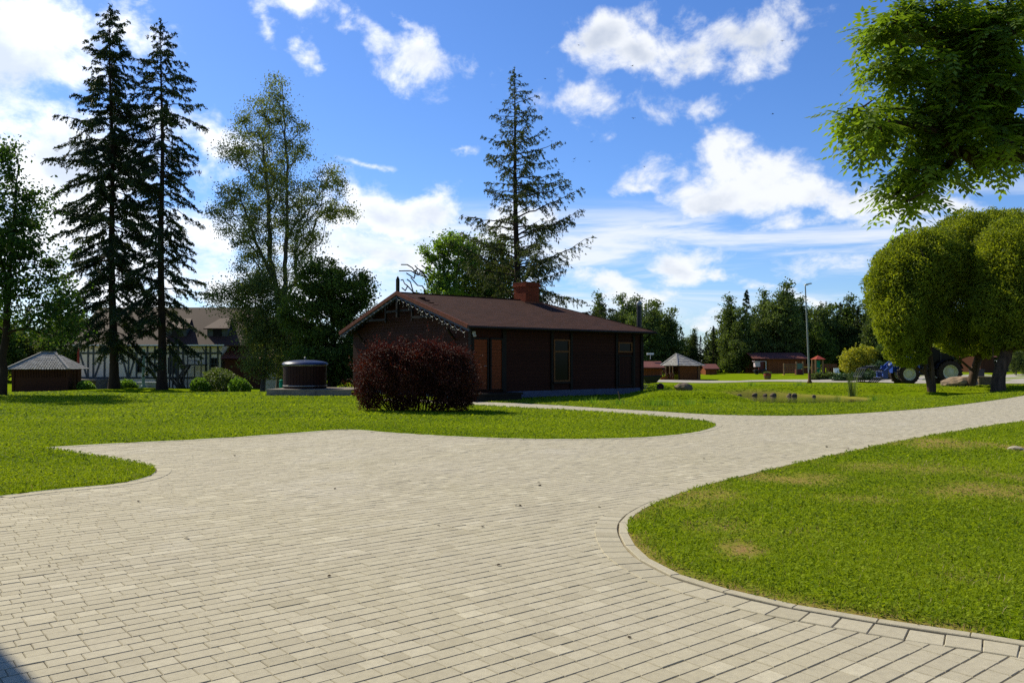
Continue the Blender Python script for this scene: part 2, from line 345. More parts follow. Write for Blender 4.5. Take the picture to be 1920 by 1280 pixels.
# ------------------------------------------------------------------ outlines on the ground
P = flat
pave_px = [(0, 930), (100, 918), (200, 909), (255, 900), (283, 891), (292, 882), (280, 873), (240, 865), (150, 850), (80, 839),
           (200, 832), (400, 822), (560, 811), (650, 805), (750, 812), (900, 820), (1050, 823), (1200, 820), (1290, 812), (1328, 804), (1342, 797), (1325, 790), (1280, 785), (1200, 778), (1100, 771), (1000, 765.5), (897, 760), (800, 756), (720, 752),
           (720, 747), (800, 749.5), (897, 753), (1000, 757), (1100, 763), (1200, 769), (1300, 775), (1350, 777.5), (1450, 779), (1550, 777.5), (1650, 772), (1750, 764), (1850, 752), (1920, 741)]
isl_px = [(1920, 790), (1800, 808), (1700, 825), (1600, 846), (1500, 868), (1400, 892), (1320, 912), (1250, 936), (1205, 957), (1182, 975), (1176, 992), (1185, 1015), (1205, 1040), (1240, 1062), (1290, 1085), (1360, 1105), (1450, 1128), (1560, 1148), (1680, 1168), (1800, 1186), (1920, 1203)]
def resample(pts, step, closed=False):
    """smooth line (Catmull-Rom) through pts, cut into pieces of about one step"""
    p = np.array(pts, float); out = []
    n = len(p)
    for i in range(n - 1):
        a, b, c, d = p[max(i - 1, 0)], p[i], p[i + 1], p[min(i + 2, n - 1)]
        for t in np.linspace(0, 1, 24, endpoint=False):
            out.append(.5 * ((2 * b) + (c - a) * t + (2 * a - 5 * b + 4 * c - d) * t * t + (3 * b - a - 3 * c + d) * t ** 3))
    out.append(p[-1]); out = np.array(out)
    s = np.r_[0, np.cumsum(np.linalg.norm(np.diff(out, axis=0), axis=1))]
    k = max(2, int(s[-1] / step)); q = np.linspace(0, s[-1], k + 1)
    return np.c_[np.interp(q, s, out[:, 0]), np.interp(q, s, out[:, 1])]
pv = [P(*q) for q in pave_px]
patch_edge = resample(pv[:9] + [pv[9]], .25)
lawn_edge = resample(pv[9:29], .35); path_edge = resample(pv[29:] + [(30.5, 47.5), (38, 57)], .5)
isl = resample([(44, 46), (30, 36), (20, 27.3)] + [P(*q) for q in isl_px] + [(3.35, 4.45), (4.4, 4.0), (6.5, 3.4), (9, 2.6)], .2)
PAVE = np.array([(-10, -4), (-10, 8.9), (-7.3, 8.95)] + list(map(tuple, patch_edge[:-1])) + list(map(tuple, lawn_edge)) + list(map(tuple, path_edge)) + list(map(tuple, isl)) + [(9, -4)])
def inside(poly, x, y):
    x = np.asarray(x, float); y = np.asarray(y, float); r = np.zeros(x.shape, bool)
    n = len(poly)
    for i in range(n):
        x0, y0 = poly[i]; x1, y1 = poly[(i + 1) % n]
        if y0 == y1: continue
        c = ((y0 > y) != (y1 > y)) & (x < (x1 - x0) * (y - y0) / (y1 - y0) + x0); r ^= c
    return r
def dist_line(line, x, y):
    line = np.asarray(line); d = np.full(np.shape(x), 1e9)
    for i in range(len(line) - 1):
        a = line[i]; b = line[i + 1]; ab = b - a; L2 = (ab ** 2).sum() + 1e-9
        t = np.clip(((x - a[0]) * ab[0] + (y - a[1]) * ab[1]) / L2, 0, 1)
        d = np.minimum(d, np.hypot(x - a[0] - t * ab[0], y - a[1] - t * ab[1]))
    return d
DRY = [(1388, 1035, 38, 14, 1), (1480, 900, 70, 10, .8), (1330, 932, 60, 12, .6), (1290, 950, 60, 10, .5), (1760, 832, 90, 12, .8), (1850, 925, 130, 18, .75), (1520, 897, 60, 9, .8), (1900, 842, 40, 8, .9), (1700, 880, 110, 12, .6), (1360, 990, 60, 14, .6), (1820, 1090, 50, 10, .3), (1560, 935, 60, 9, .4), (1640, 940, 40, 7, .5), (1920, 900, 60, 10, .6), (1500, 1000, 60, 8, .3)]
DW = []
for (px, py, rx, ry, k) in DRY:
    c = P(px, py); e1 = P(px + rx, py); e2 = P(px, py - ry); DW.append((c[0], c[1], abs(e1[0] - c[0]), abs(e2[1] - c[1]), k))
def dry(x, y):
    v = np.zeros(np.shape(x)); wob = .5 * np.sin(x * 3.1 + y * 1.7 + 1.5 * np.sin(y * 2.3)) + .5 * np.sin(x * 6.3 - y * 4.9 + 1 + np.sin(x * 4)) + .35 * np.sin(x * 13 + 3 * np.sin(y * 5)) * np.sin(y * 11)
    for (a, b, rx, ry, k) in DW:
        e = np.hypot((x - a) / rx, (y - b) / ry) + .42 * wob; v = np.maximum(v, k * ss(1.55, .05, e))
    edge = dist_line(isl[::4], x, y); v = np.maximum(v, .75 * ss(.10, .02, edge) * (np.sin(x * 5 + y * 3) > -.3))
    return v

# ---- lawn: one ground sheet with the paved area cut out, reaching the horizon
def ground():
    pts = [tuple(q) for q in PAVE]; edges = [(i, (i + 1) % len(pts)) for i in range(len(pts))]
    def grid(x0, x1, y0, y1, s, skip=None):
        xs = np.arange(x0, x1, s); ys = np.arange(y0, y1, s); X, Y = np.meshgrid(xs, ys); X = X.ravel() + (Y.ravel() * 7.3 % 1 - .5) * s * .3; Y = Y.ravel()
        k = ~inside(PAVE, X, Y)
        if skip: k &= ~((X > skip[0]) & (X < skip[1]) & (Y > skip[2]) & (Y < skip[3]))
        d = dist_line(PAVE[::2], X, Y); k &= d > s * .45
        return list(zip(X[k], Y[k]))
    pts += grid(.5, 15, 4, 24, .3)
    pts += grid(3, 24, 30, 56, .3)
    near = (3, 24, 30, 56)
    pts += [q for q in grid(-70, 80, -6, 130, 1.6, near) if not (.5 < q[0] < 15 and 4 < q[1] < 24)]
    for rr, n in ((180, 60), (400, 60), (1200, 48), (4500, 48)):
        pts += [(rr * math.cos(2 * math.pi * k / n), 60 + rr * math.sin(2 * math.pi * k / n)) for k in range(n)]
    V, E, Fc, *_ = mgeo.delaunay_2d_cdt([Vector(q) for q in pts], edges, [], 0, 1e-5)
    V = np.array([tuple(v) for v in V]); Fc = np.array([f for f in Fc if len(f) == 3])
    c = V[Fc].mean(1); Fc = Fc[~inside(PAVE, c[:, 0], c[:, 1])]
    z = H(V[:, 0], V[:, 1]) + .022; r = np.hypot(V[:, 0], V[:, 1]); z = np.where(r > 300, 0, z)
    onp = dist_line(np.r_[PAVE, PAVE[:1]], V[:, 0], V[:, 1]) < .02; z = np.where(onp, .008, z)
    b = MB(); b.add(np.c_[V, z], Fc); o = b.build('lawn', M['lawn'], smooth=True)
    at_ = o.data.attributes.new('dry', 'FLOAT', 'POINT'); at_.data.foreach_set('value', np.where((V[:, 0] > 0) & (V[:, 1] < 30), dry(V[:, 0], V[:, 1]), .5 * (V[:, 1] > 46) * np.exp(-((np.hypot((V[:, 0] - 15.1) / 4.6, (V[:, 1] - 46) / 5.4) - 1.03) / .09) ** 2)).astype(np.float32))
    tag(o, kind='structure')
ground()

# ---- paving: bedding sheet, then every block
def paving():
    V, E_, Fc, *_ = mgeo.delaunay_2d_cdt([Vector(q) for q in PAVE], [(i, (i + 1) % len(PAVE)) for i in range(len(PAVE))], [], 0, 1e-5)
    V = np.array([tuple(v) for v in V]); Fc = np.array(Fc); c = V[Fc].mean(1); Fc = Fc[inside(PAVE, c[:, 0], c[:, 1])]
    b = MB(); b.add(np.c_[V, np.full(len(V), -.012)], Fc); o = b.build('paving_bed', M['joint']); tag(o, kind='structure')
    d = np.array((.774, .633)); g = np.array((-.633, .774)); rs = np.random.default_rng(3)
    C = []; Ln = []
    for j, v in enumerate(np.arange(-12, 52, .12)):
        # course runs along d at offset v across
        u = -20 + rs.random() * .2; us = []; ls = []
        n = 620; l = rs.choice([.12, .16, .18, .24], n, p=[.22, .3, .28, .2]); st = u + np.r_[0, np.cumsum(l)[:-1]]
        C.append(np.c_[st + l / 2, np.full(n, v + .06)]); Ln.append(l)
    C = np.concatenate(C); Ln = np.concatenate(Ln)
    X = C[:, 0] * d[0] + C[:, 1] * g[0]; Y = C[:, 0] * d[1] + C[:, 1] * g[1]
    k = (Y > 2.6) & (np.abs(X) < .72 * Y + 2) & (Y < 60); C, Ln, X, Y = C[k], Ln[k], X[k], Y[k]
    k = inside(PAVE, X, Y); ed = np.r_[PAVE, PAVE[:1]]; dl = dist_line(ed, X, Y); k |= dl < .14
    C, Ln, X, Y, dl = C[k], Ln[k], X[k], Y[k], dl[k]
    di = dist_line(isl, X, Y); dp = dist_line(np.r_[patch_edge, lawn_edge], X, Y)
    k = (di > .215) & (dp > .10); C, Ln, X, Y = C[k], Ln[k], X[k], Y[k]
    n = len(C); hw = .0576; hl = Ln / 2 - .0011; bv = .004
    z = rs.normal(0, .0009, n); tx = rs.normal(0, .0045, n); ty = rs.normal(0, .004, n)
    def ring(ins, dz):
        out = []
        for sx, sy in ((-1, -1), (1, -1), (1, 1), (-1, 1)):
            uu = sx * (hl - ins); vv = sy * (hw - ins)
            out.append(np.stack([X + uu * d[0] + vv * g[0], Y + uu * d[1] + vv * g[1], z + dz + uu * tx + vv * ty], 1))
        return np.stack(out, 1)
    V = np.concatenate([ring(bv, 0), ring(0, -.005), ring(0, -.014)], 1).reshape(-1, 3)
    base = (np.arange(n) * 12)[:, None]
    cluster = .5 + .5 * np.sin(X * .9 + 2 * np.sin(Y * .6)) * np.sin(Y * 1.1 - X * .4)
    val = np.clip(rs.normal(.44, .09, n) + .35 * (rs.random(n) < .14 * cluster + .03) - .22 * (rs.random(n) < .06), 0, 1)
    B = MB(); fs = [[0, 1, 2, 3]] + [[a, 4 + a, 4 + (a + 1) % 4, (a + 1) % 4] for a in range(4)] + [[4 + a, 8 + a, 8 + (a + 1) % 4, 4 + (a + 1) % 4] for a in range(4)]
    Fc = (base[:, :, None] + np.array(fs)[None]).reshape(-1, 4); B.add(V, Fc, np.repeat(val, 9))
    # border courses and the slim kerb round the lawns
    def border(line, off0, off1, step, zt, jit=.12, gap=.003, alt=None):
        line = np.asarray(line); s = np.r_[0, np.cumsum(np.linalg.norm(np.diff(line, axis=0), axis=1))]
        q = np.arange(0, s[-1], step); lx = np.interp(q, s, line[:, 0]); ly = np.interp(q, s, line[:, 1])
        tx_ = np.gradient(lx); ty_ = np.gradient(ly); m = np.hypot(tx_, ty_) + 1e-9; nx, ny = -ty_ / m, tx_ / m
        for i in range(len(q) - 1):
            if not (abs(lx[i]) < .8 * ly[i] + 2 and ly[i] > 2.5): continue
            a0 = np.array((lx[i], ly[i])); a1 = np.array((lx[i + 1], ly[i + 1])); n0 = np.array((nx[i], ny[i])); n1 = np.array((nx[i + 1], ny[i + 1]))
            t = (a1 - a0) / (np.linalg.norm(a1 - a0) + 1e-9)
            def quad(ins, zz):
                p0 = a0 + t * (gap + ins); p1 = a1 - t * (gap + ins)
                return [(*(p0 + n0 * (off0 + ins)), zz), (*(p1 + n1 * (off0 + ins)), zz), (*(p1 + n1 * (off1 - ins)), zz), (*(p0 + n0 * (off1 - ins)), zz)]
            Vq = quad(.004, zt) + quad(0, zt - .005) + quad(0, zt - .03)
            Vq = np.array(Vq); Vq[:, 2] += rs.normal(0, .001)
            ff = np.array(fs); B.add(Vq, ff, float(np.clip(rs.normal(.42, jit), 0, 1)))
    li = isl[::1]
    # right-hand island: the lawn lies on the right of the line's way (towards +x); paving offset on the other side
    border(li, -.085, -.002, .5, .014, .06, .002)
    border(li, -.31, -.097, .19, .006)
    border(patch_edge, -.22, -.02, .2, .005); border(lawn_edge, -.16, -.01, .25, .005)
    o = B.build('paving', M['paver']); tag(o, kind='structure')
paving()

# ---- far path strips
def strip(pts, name, m, lift=.05):
    low, up = pts; b = MB(); n = 60
    lo = np.array([gp(*q)[:2] for q in low]); hi = np.array([gp(*q)[:2] for q in up])
    s = np.linspace(0, 1, n); li = np.c_[np.interp(s, np.linspace(0, 1, len(lo)), lo[:, 0]), np.interp(s, np.linspace(0, 1, len(lo)), lo[:, 1])]
    hi = np.c_[np.interp(s, np.linspace(0, 1, len(hi)), hi[:, 0]), np.interp(s, np.linspace(0, 1, len(hi)), hi[:, 1])]
    V = []
    for k in range(9):
        t = k / 8; p = li * (1 - t) + hi * t; V.append(np.c_[p, H(p[:, 0], p[:, 1]) + lift])
    V = np.concatenate(V); Fc = [(k * n + i, k * n + i + 1, (k + 1) * n + i + 1, (k + 1) * n + i) for k in range(8) for i in range(n - 1)]
    b.add(V, Fc); o = b.build(name, m, smooth=True); tag(o, kind='structure'); return o
strip(([(1215, 717), (1400, 717), (1600, 717.5), (1760, 719), (2050, 722)], [(1215, 713.8), (1400, 713.5), (1600, 711.5), (1760, 703), (2050, 700)]), 'path', M['gravel'])
strip(([(1840, 694), (1900, 695), (2000, 696)], [(1840, 692.4), (1900, 693), (2000, 694)]), 'path', M['gravel'])

# ---- pond water
b = MB(); n = 40
b.add([(15.1, 46, -.50)] + [(15.1 + 5.2 * math.cos(2 * math.pi * k / n), 46 + 6.0 * math.sin(2 * math.pi * k / n), -.50) for k in range(n)], [(0, 1 + k, 1 + (k + 1) % n) for k in range(n)])
tag(b.build('water', M['water']), kind='structure')

# ---- grass blades
def grass():
    rs = np.random.default_rng(11); B = MB(); BS = MB()
    def ring(y0, y1, dens, h, wd, xmin=-1e9, xmax=1e9):
        n = int((y1 - y0) * (.64 * (y0 + y1) + 3) * dens)
        y = rs.random(n) * (y1 - y0) + y0; x = (rs.random(n) * 2 - 1) * (.64 * y + 1.5)
        keep = (x > xmin) & (x < xmax) & ~inside(PAVE, x, y)
        x, y = x[keep], y[keep]
        if y1 > 58: k2 = ~((y > 58) & (x > 9)); x, y = x[k2], y[k2]
        zz = H(x, y); pond = (np.hypot((x - 15.1) / 4.6, (y - 46) / 5.4) < np.where(y > 46, 1.08, 1.0)) | ((np.abs(H(x, y + .15) - H(x, y - .15)) > .22) & (rs.random(len(x)) < .8)); x, y, zz = x[~pond], y[~pond], zz[~pond]
        dr = np.where((x > 0) & (y < 26), dry(x, y), 0) if y0 < 26 else np.zeros(len(x))
        lf = .5 + .25 * np.sin(x * .9 + 1.3 * np.sin(y * .7)) + .25 * np.sin(y * 1.7 + x * .6 + 2 * np.sin(x * .35))
        keep = rs.random(len(x)) > dr * .75; x, y, zz, dr, lf = x[keep], y[keep], zz[keep], dr[keep], lf[keep]
        n = len(x); a = rs.random(n) * 2 * np.pi; hh = h * (.55 + .9 * rs.random(n)) * (.75 + .5 * lf) * (1 - .5 * dr); ww = wd * (.6 + .8 * rs.random(n))
        lean = hh * (rs.random(n) * .9 + .1); b_ = rs.random(n) * 2 * np.pi
        clov = rs.random(n) < .30
        p0 = np.stack([x, y, zz + .01], 1); sd = np.stack([np.cos(a), np.sin(a), 0 * a], 1) * ww[:, None] / 2
        ln = np.stack([np.cos(b_) * lean, np.sin(b_) * lean, hh], 1)
        mid = p0 + ln * np.array((.4, .4, .62)); tip = p0 + ln
        V = np.stack([p0 - sd, p0 + sd, mid + sd * .8, mid - sd * .8, tip], 1)
        # clover: small near-flat leaflets at the top of the sward
        cc_ = np.stack([x, y, zz + .012 + hh * .75], 1)[clov]; aa = a[clov]; q = (wd * 2.0 + .004) * (.6 + .6 * rs.random(clov.sum())); t1 = rs.normal(0, .35, clov.sum()) ; t2 = rs.normal(0, .35, clov.sum())
        u = np.stack([np.cos(aa), np.sin(aa), t1], 1) * q[:, None]; v = np.stack([-np.sin(aa), np.cos(aa), t2], 1) * q[:, None]
        val = np.clip(.25 + .35 * lf + rs.normal(0, .2, n), 0, 1)
        isdry = rs.random(n) < (dr * .85 + .03)
        for sel, BB in ((~clov & ~isdry, B), (~clov & isdry, BS)):
            Vs = V[sel]; m = len(Vs)
            if not m: continue
            bi = (np.arange(m) * 5)[:, None]; BB.add(Vs.reshape(-1, 3), bi + np.array([[0, 1, 2, 3]]), val[sel])
            BB.T.append((bi + np.array([[3, 2, 4]])) + BB.n - m * 5); BB.ta.append(val[sel].astype(np.float32))
        Vc = np.stack([cc_ - u, cc_ - v * .8, cc_ + u, cc_ + v * .8], 1); m = len(Vc); B.add(Vc.reshape(-1, 3), (np.arange(m) * 4)[:, None] + np.array([[0, 1, 2, 3]]), np.clip(val[clov] * .9 + .05, 0, 1))
    ring(3.6, 7.5, 5200, .038, .0046, xmin=.5)
    ring(7.5, 13, 2300, .040, .0065)
    ring(13, 22, 900, .042, .010)
    ring(22, 36, 330, .038, .017)
    ring(36, 62, 100, .040, .028)
    tag(B.build('grass', M['grass']), kind='stuff'); tag(BS.build('dry_grass', M['straw']), kind='stuff')
grass()

# ------------------------------------------------------------------ vegetation builders
def rnd_unit(n, rs):
    v = rs.normal(size=(n, 3)); return v / np.linalg.norm(v, axis=1, keepdims=True)
def leaves(B, C, Ls, Ws, rs, val, droop=0.0, out=None, outw=0.0):
    """diamond leaf faces at C, long axis random, pulled down (droop) or outward (out)"""
    n = len(C); a = rnd_unit(n, rs); a[:, 2] -= droop
    if out is not None: a = a + out * outw
    a /= np.linalg.norm(a, axis=1, keepdims=True); r = rnd_unit(n, rs); bb = np.cross(a, r); bb /= np.linalg.norm(bb, axis=1, keepdims=True) + 1e-9
    Ls = (Ls * (.7 + .6 * rs.random(n)))[:, None]; Ws = (Ws * (.7 + .6 * rs.random(n)))[:, None]
    nn = np.cross(a, bb) * Ls * .12
    V = np.stack([C - a * Ls / 2, C - bb * Ws / 2 - a * Ls * .05 + nn, C + a * Ls / 2, C + bb * Ws / 2 - a * Ls * .05 + nn], 1)
    B.add(V.reshape(-1, 3), (np.arange(n) * 4)[:, None] + np.array([[0, 1, 2, 3]]), val)
def frusta(B, P0, P1, R0, R1, n=5):
    P0 = np.asarray(P0, float); P1 = np.asarray(P1, float); d = P1 - P0; d /= np.linalg.norm(d, axis=1, keepdims=True) + 1e-9
    ref = np.where(np.abs(d[:, 2:3]) < .9, np.array([[0, 0, 1.]]), np.array([[1., 0, 0]])); u = np.cross(d, ref); u /= np.linalg.norm(u, axis=1, keepdims=True); v = np.cross(d, u)
    ang = np.arange(n) * 2 * np.pi / n; cs = np.cos(ang)[None, :, None]; sn = np.sin(ang)[None, :, None]; ringv = u[:, None] * cs + v[:, None] * sn
    A = P0[:, None] + ringv * np.asarray(R0)[:, None, None]; Bq = P1[:, None] + ringv * np.asarray(R1)[:, None, None]
    V = np.concatenate([A, Bq], 1); m = len(P0); f = np.array([(k, (k + 1) % n, n + (k + 1) % n, n + k) for k in range(n)])
    B.add(V.reshape(-1, 3), ((np.arange(m) * 2 * n)[:, None, None] + f[None]).reshape(-1, 4))
def ellpts(ells, n, rs, shell=0.0):
    ells = np.array(ells, float); vol = np.prod(ells[:, 3:6], axis=1) ** (.8) * (ells[:, 6] if ells.shape[1] > 6 else 1)
    idx = rs.choice(len(ells), n, p=vol / vol.sum()); u = rnd_unit(n, rs); r = (shell ** 3 + (1 - shell ** 3) * rs.random(n)) ** (1 / 3)
    return ells[idx, :3] + u * r[:, None] * ells[idx, 3:6]
def skeleton(trunks, targets, r_base, rs, seg=.6, up=.5, nodes_side=5):
    """branches reach every leaf cluster from the nearest lower part of the tree already grown"""
    pos = []; par = []; tr = []
    for t in trunks:
        t = np.array(t, float); s = np.r_[0, np.cumsum(np.linalg.norm(np.diff(t, axis=0), axis=1))]; k = max(2, int(s[-1] / seg))
        q = np.linspace(0, s[-1], k + 1); pts = np.stack([np.interp(q, s, t[:, i]) for i in range(3)], 1); pts[1:-1] += rs.normal(0, .035, pts[1:-1].shape) * np.array((1, 1, .2))
        if pos:
            A = np.array(pos); j0 = int(np.argmin(((A - pts[0]) ** 2).sum(1)))
        else: j0 = -1
        for i, p in enumerate(pts):
            if i == 0 and j0 >= 0: prev = j0; continue
            par.append(prev if i else -1); pos.append(p); tr.append(i / k); prev = len(pos) - 1
    ntr = len(pos); A = np.array(pos); T0 = np.array(pos)
    dd = np.array([np.min(((T0 - t) ** 2).sum(1)) for t in targets]); order = np.argsort(dd)
    pos = list(pos); ends = []
    arr = np.zeros((ntr + 12 * len(targets) + 10, 3)); arr[:ntr] = A; n = ntr
    for oi in order:
        t = targets[oi]; dv = t - arr[:n]; ds = np.sqrt((dv ** 2).sum(1)); hz = np.hypot(dv[:, 0], dv[:, 1])
        cost = ds + 1.2 * np.maximum(0, hz * up - dv[:, 2]); j = int(np.argmin(cost)); p = arr[j]; L_ = ds[j]
        k = int(min(8, max(1, round(L_ / seg)))); side = rs.normal(0, .06 * L_, 3)
        prev = j
        for i in range(1, k + 1):
            f = i / k; q = p + (t - p) * f + side * math.sin(math.pi * f) + np.array((0, 0, .10 * L_ * math.sin(math.pi * f)))
            arr[n] = q; par.append(prev); prev = n; n += 1
        ends.append(prev)
    cnt = np.zeros(n); cnt[ends] = 1
    for i in range(n - 1, 0, -1):
        if par[i] >= 0: cnt[par[i]] += cnt[i]
    rad = r_base * (np.maximum(cnt, .6) / max(cnt[0], 1)) ** .5
    for i in range(n):
        if par[i] >= 0: rad[i] = min(rad[i], rad[par[i]])
    par = np.array(par); k = np.where(par >= 0)[0]; k = k[k >= ntr]; chains = []; i = 0
    while i < ntr:
        j = i + 1
        while j < ntr and par[j] == j - 1: j += 1
        chains.append(([int(par[i])] if par[i] >= 0 else []) + list(range(i, j))); i = j
    return arr[:n], par, rad, k, chains
def limbs(b, A, par, rad, k, chains, n=6):
    frusta(b, A[par[k]], A[k], np.minimum(rad[par[k]], rad[k] * 1.5), rad[k], n)
    for c in chains:
        r = [float(rad[i]) for i in c]
        if len(c) > 1 and par[c[0]] >= 0: r[0] = min(r[0], r[1] * 1.15)
        for q in range(1, len(r)): r[q] = min(r[q], r[q - 1])
        r = [sum(r[max(0, q - 1):q + 2]) / len(r[max(0, q - 1):q + 2]) if q else r[0] for q in range(len(r))]
        b.tube([A[i] for i in c], r, n + 4)
def tree_obj(name, base, trunks, ells, ncl, nleaf, leafm, barkm, seed, r_base=.25, Lf=.14, Wf=.08, sig=.35, droop=.2, up=.5, seg=.6, shell=.3, label=None, cat='tree', group=None, minr=.008, bare=None, flare=1.35, root=None, tinyleaf=None):
    rs = np.random.default_rng(seed); t = ellpts(ells, ncl, rs, shell)
    A, par, rad, k, ch = skeleton(trunks, t if bare is None else np.r_[t, bare], r_base, rs, seg, up)
    if root is None: root = empty(name, base, 0, label, cat, group)
    rad = np.maximum(rad, minr); rad[0] *= flare
    b = MB(); limbs(b, A, par, rad, k, ch, 6); b.build('trunk', barkm, root, smooth=True)
    lb = MB(); n = ncl * nleaf; c = np.repeat(t, nleaf, 0) + rs.normal(0, 1, (n, 3)) * sig * np.array((1, 1, .75)) * np.repeat(.6 + .8 * rs.random(ncl), nleaf)[:, None]
    val = np.clip(np.repeat(rs.normal(.5, .2, ncl), nleaf) + rs.normal(0, .2, n), 0, 1)
    leaves(lb, c, Lf, Wf, rs, val, droop); lb.build('crown', leafm, root)
    return root
def spruce_obj(base, Ht, prof, z0, seed, leafm, barkm, label, group=None, nb=170, card=.26, dens=1.0, r=.28, side=None, name='spruce_tree', sag=.25, gap=.12, lean=0.0, stubs=True):
    rs = np.random.default_rng(seed); root = empty(name, base, rs.random() * 6, label, 'tree', group)
    wob = lambda z: np.array((lean * z / Ht + .05 * math.sin(z * .4 + seed), .05 * math.sin(z * .33 + 2), z))
    root.rotation_euler.z = 0
    zz = np.linspace(0, Ht, 30); tb = MB(); tb.tube([wob(z) for z in zz], [max(.02, r * (1 - z / Ht) ** .85 * (1 + .5 * math.exp(-z * 1.2))) for z in zz], 9)
    P0, P1, R0, R1 = [], [], [], []; C = []; D = []; Vv = []
    for i in range(nb):
        t = (i + rs.random()) / nb; t = t ** .9; z = z0 + (Ht - .3 - z0) * t; az_ = i * 2.399 + rs.normal(0, .3)
        Lb = prof(z / Ht) * (.40 + .72 * rs.random() ** .8); jit = rs.normal(0, .24)
        if side: Lb *= side(az_, z / Ht)
        if Lb < .15: continue
        if rs.random() < gap: Lb *= .45
        o = wob(z); dr = np.array((math.cos(az_), math.sin(az_), 0)); k = max(3, int(Lb / .3)); pts = [o]
        upv = .42 - .55 * (1 - t) * sag * 3 + jit; sgb = sag * (.6 + .9 * rs.random())
        for j in range(1, k + 1):
            s = j / k; h = Lb * (upv * s - sgb * s * s * 1.0 + .30 * max(0, s - .6) ** 1.0)
            pts.append(o + dr * Lb * s + np.array((rs.normal(0, .03), rs.normal(0, .03), h + rs.normal(0, .03))))
        for j in range(k):
            P0.append(pts[j]); P1.append(pts[j + 1]); rr = .012 + .010 * Lb; R0.append(rr * (1 - j / k) + .006); R1.append(rr * (1 - (j + 1) / k) + .006)
        bval = rs.normal(.45, .2)
        perp = np.array((-dr[1], dr[0], 0)); nt = max(2, int(Lb / .2))
        for j in range(nt):
            s = (j + .6) / nt
            if s < .18 + .15 * rs.random(): continue
            if rs.random() < .22 / dens: continue
            f = s * k; q = int(min(f, k - 1)); p = np.array(pts[q]) * (1 - (f - q)) + np.array(pts[min(q + 1, k)]) * (f - q)
            for sd in (-1, 1, 0):
                tl = (.18 + .30 * Lb * (.22 + .78 * (1 - s)) * (.4 + .9 * rs.random())) if sd else .2
                tl = min(tl, 1.3); td = dr * (.6 if sd else .9) + perp * sd * .8 + np.array((0, 0, -.15 - .75 * rs.random())); td /= np.linalg.norm(td)
                m = max(1, int(tl / .11 * dens)); ff = (np.arange(m) + rs.random(m)) / m
                pp = p + td[None] * (ff * tl)[:, None]; pp[:, 2] -= ff ** 2 * tl * .25
                C.append(pp); D.append(np.repeat(td[None], m, 0)); Vv.append(np.clip(bval + rs.normal(0, .18, m), 0, 1))
                if sd: P0.append(p); P1.append(p + td * tl * .8); R0.append(.009); R1.append(.004)
    zt = np.linspace(Ht - 1.6, Ht + .1, 26); C.append(np.stack([wob(z) for z in zt]) + rs.normal(0, .06, (26, 3))); D.append(np.repeat(np.array([[0, 0, 1.]]), 26, 0)); Vv.append(np.full(26, .5))
    frusta(tb, P0, P1, R0, R1, 4); tb.build('trunk', barkm, root, smooth=True)
    C = np.concatenate(C); D = np.concatenate(D); Vv = np.concatenate(Vv); C = np.repeat(C, 3, 0) + rs.normal(0, .045, (len(C) * 3, 3)); D = np.repeat(D, 3, 0); Vv = np.repeat(Vv, 3)
    lb = MB(); D2 = D.copy(); D2[:, 2] -= .35
    leaves(lb, C, card, card * .30, rs, Vv, 0, D2, 1.15); lb.build('crown', leafm, root); return root
def shrub_obj(name, base, ells, n, leafm, barkm, seed, label, Lf=.08, Wf=.05, group=None, cat='bush', stems=10, shell=.75, spikes=0, bump=.12, dens_low=1.0, outw=.5):
    rs = np.random.default_rng(seed); root = empty(name, base, 0, label, cat, group)
    E = np.array(ells, float); area = (E[:, 3] * E[:, 5] + E[:, 4] * E[:, 5]); idx = rs.choice(len(E), n, p=area / area.sum()); u = rnd_unit(n, rs)
    lump = 1 + bump * np.sin(u[:, 0] * 5 + idx * 2.1) * np.sin(u[:, 1] * 5 + idx) + bump * .8 * np.sin(u[:, 2] * 9 + u[:, 0] * 7 + idx) + .04 * rs.normal(size=n)
    r = (shell + (1 - shell) * rs.random(n) ** .6) * lump; C = E[idx, :3] + u * r[:, None] * E[idx, 3:6]
    k = C[:, 2] > .02; C, u, r = C[k], u[k], r[k]
    val = np.clip(.45 + .25 * np.sin(C[:, 0] * 3.1 + C[:, 2] * 2.3) * np.sin(C[:, 1] * 2.7 + C[:, 2] * 3.7) + rs.normal(0, .2, len(C)), 0, 1)
    lb = MB(); leaves(lb, C, Lf, Wf, rs, val, 0, u, outw)
    sb = MB(); P0, P1 = [], []
    for i in range(stems):
        j = rs.integers(len(E)); e = E[j]; a = rs.random() * 6.28; top = e[:3] + np.array((math.cos(a) * e[3] * .6, math.sin(a) * e[4] * .6, e[5] * .5)); bs = np.array((e[0] * .55 + math.cos(a) * .12, e[1] * .55 + math.sin(a) * .12, 0))
        mid = (bs + top) / 2 + rs.normal(0, .06, 3); sb.tube([bs, mid, top], [.025, .018, .008], 5)
    for i in range(spikes):
        j = rs.integers(len(E)); e = E[j]; uu = rnd_unit(1, rs)[0]; uu[2] = abs(uu[2]) * .8 + .25; uu /= np.linalg.norm(uu); p = e[:3] + uu * e[3:6] * .85; ln = .25 + .35 * rs.random(); q = p + (uu + rs.normal(0, .2, 3)) * ln
        sb.tube([p, (p + q) / 2 + np.array((0, 0, .03)), q], [.006, .005, .003], 4); m = 16; f = rs.random(m); cc_ = p + (q - p) * f[:, None] + rs.normal(0, .025, (m, 3)); leaves(lb, cc_, Lf, Wf, rs, np.clip(rs.normal(.6, .2, m), 0, 1))
    if sb.n: sb.build('stem', barkm, root)
    lb.build('foliage', leafm, root); return root
def ell(px, py, rx, ry, Y, base, dep=None, dy=0, wt=1):
    c = at(px, py, Y); k = Y / F; return (c.x - base.x, dy, c.z - base.z, rx * k, (dep if dep is not None else rx * k), ry * k, wt)

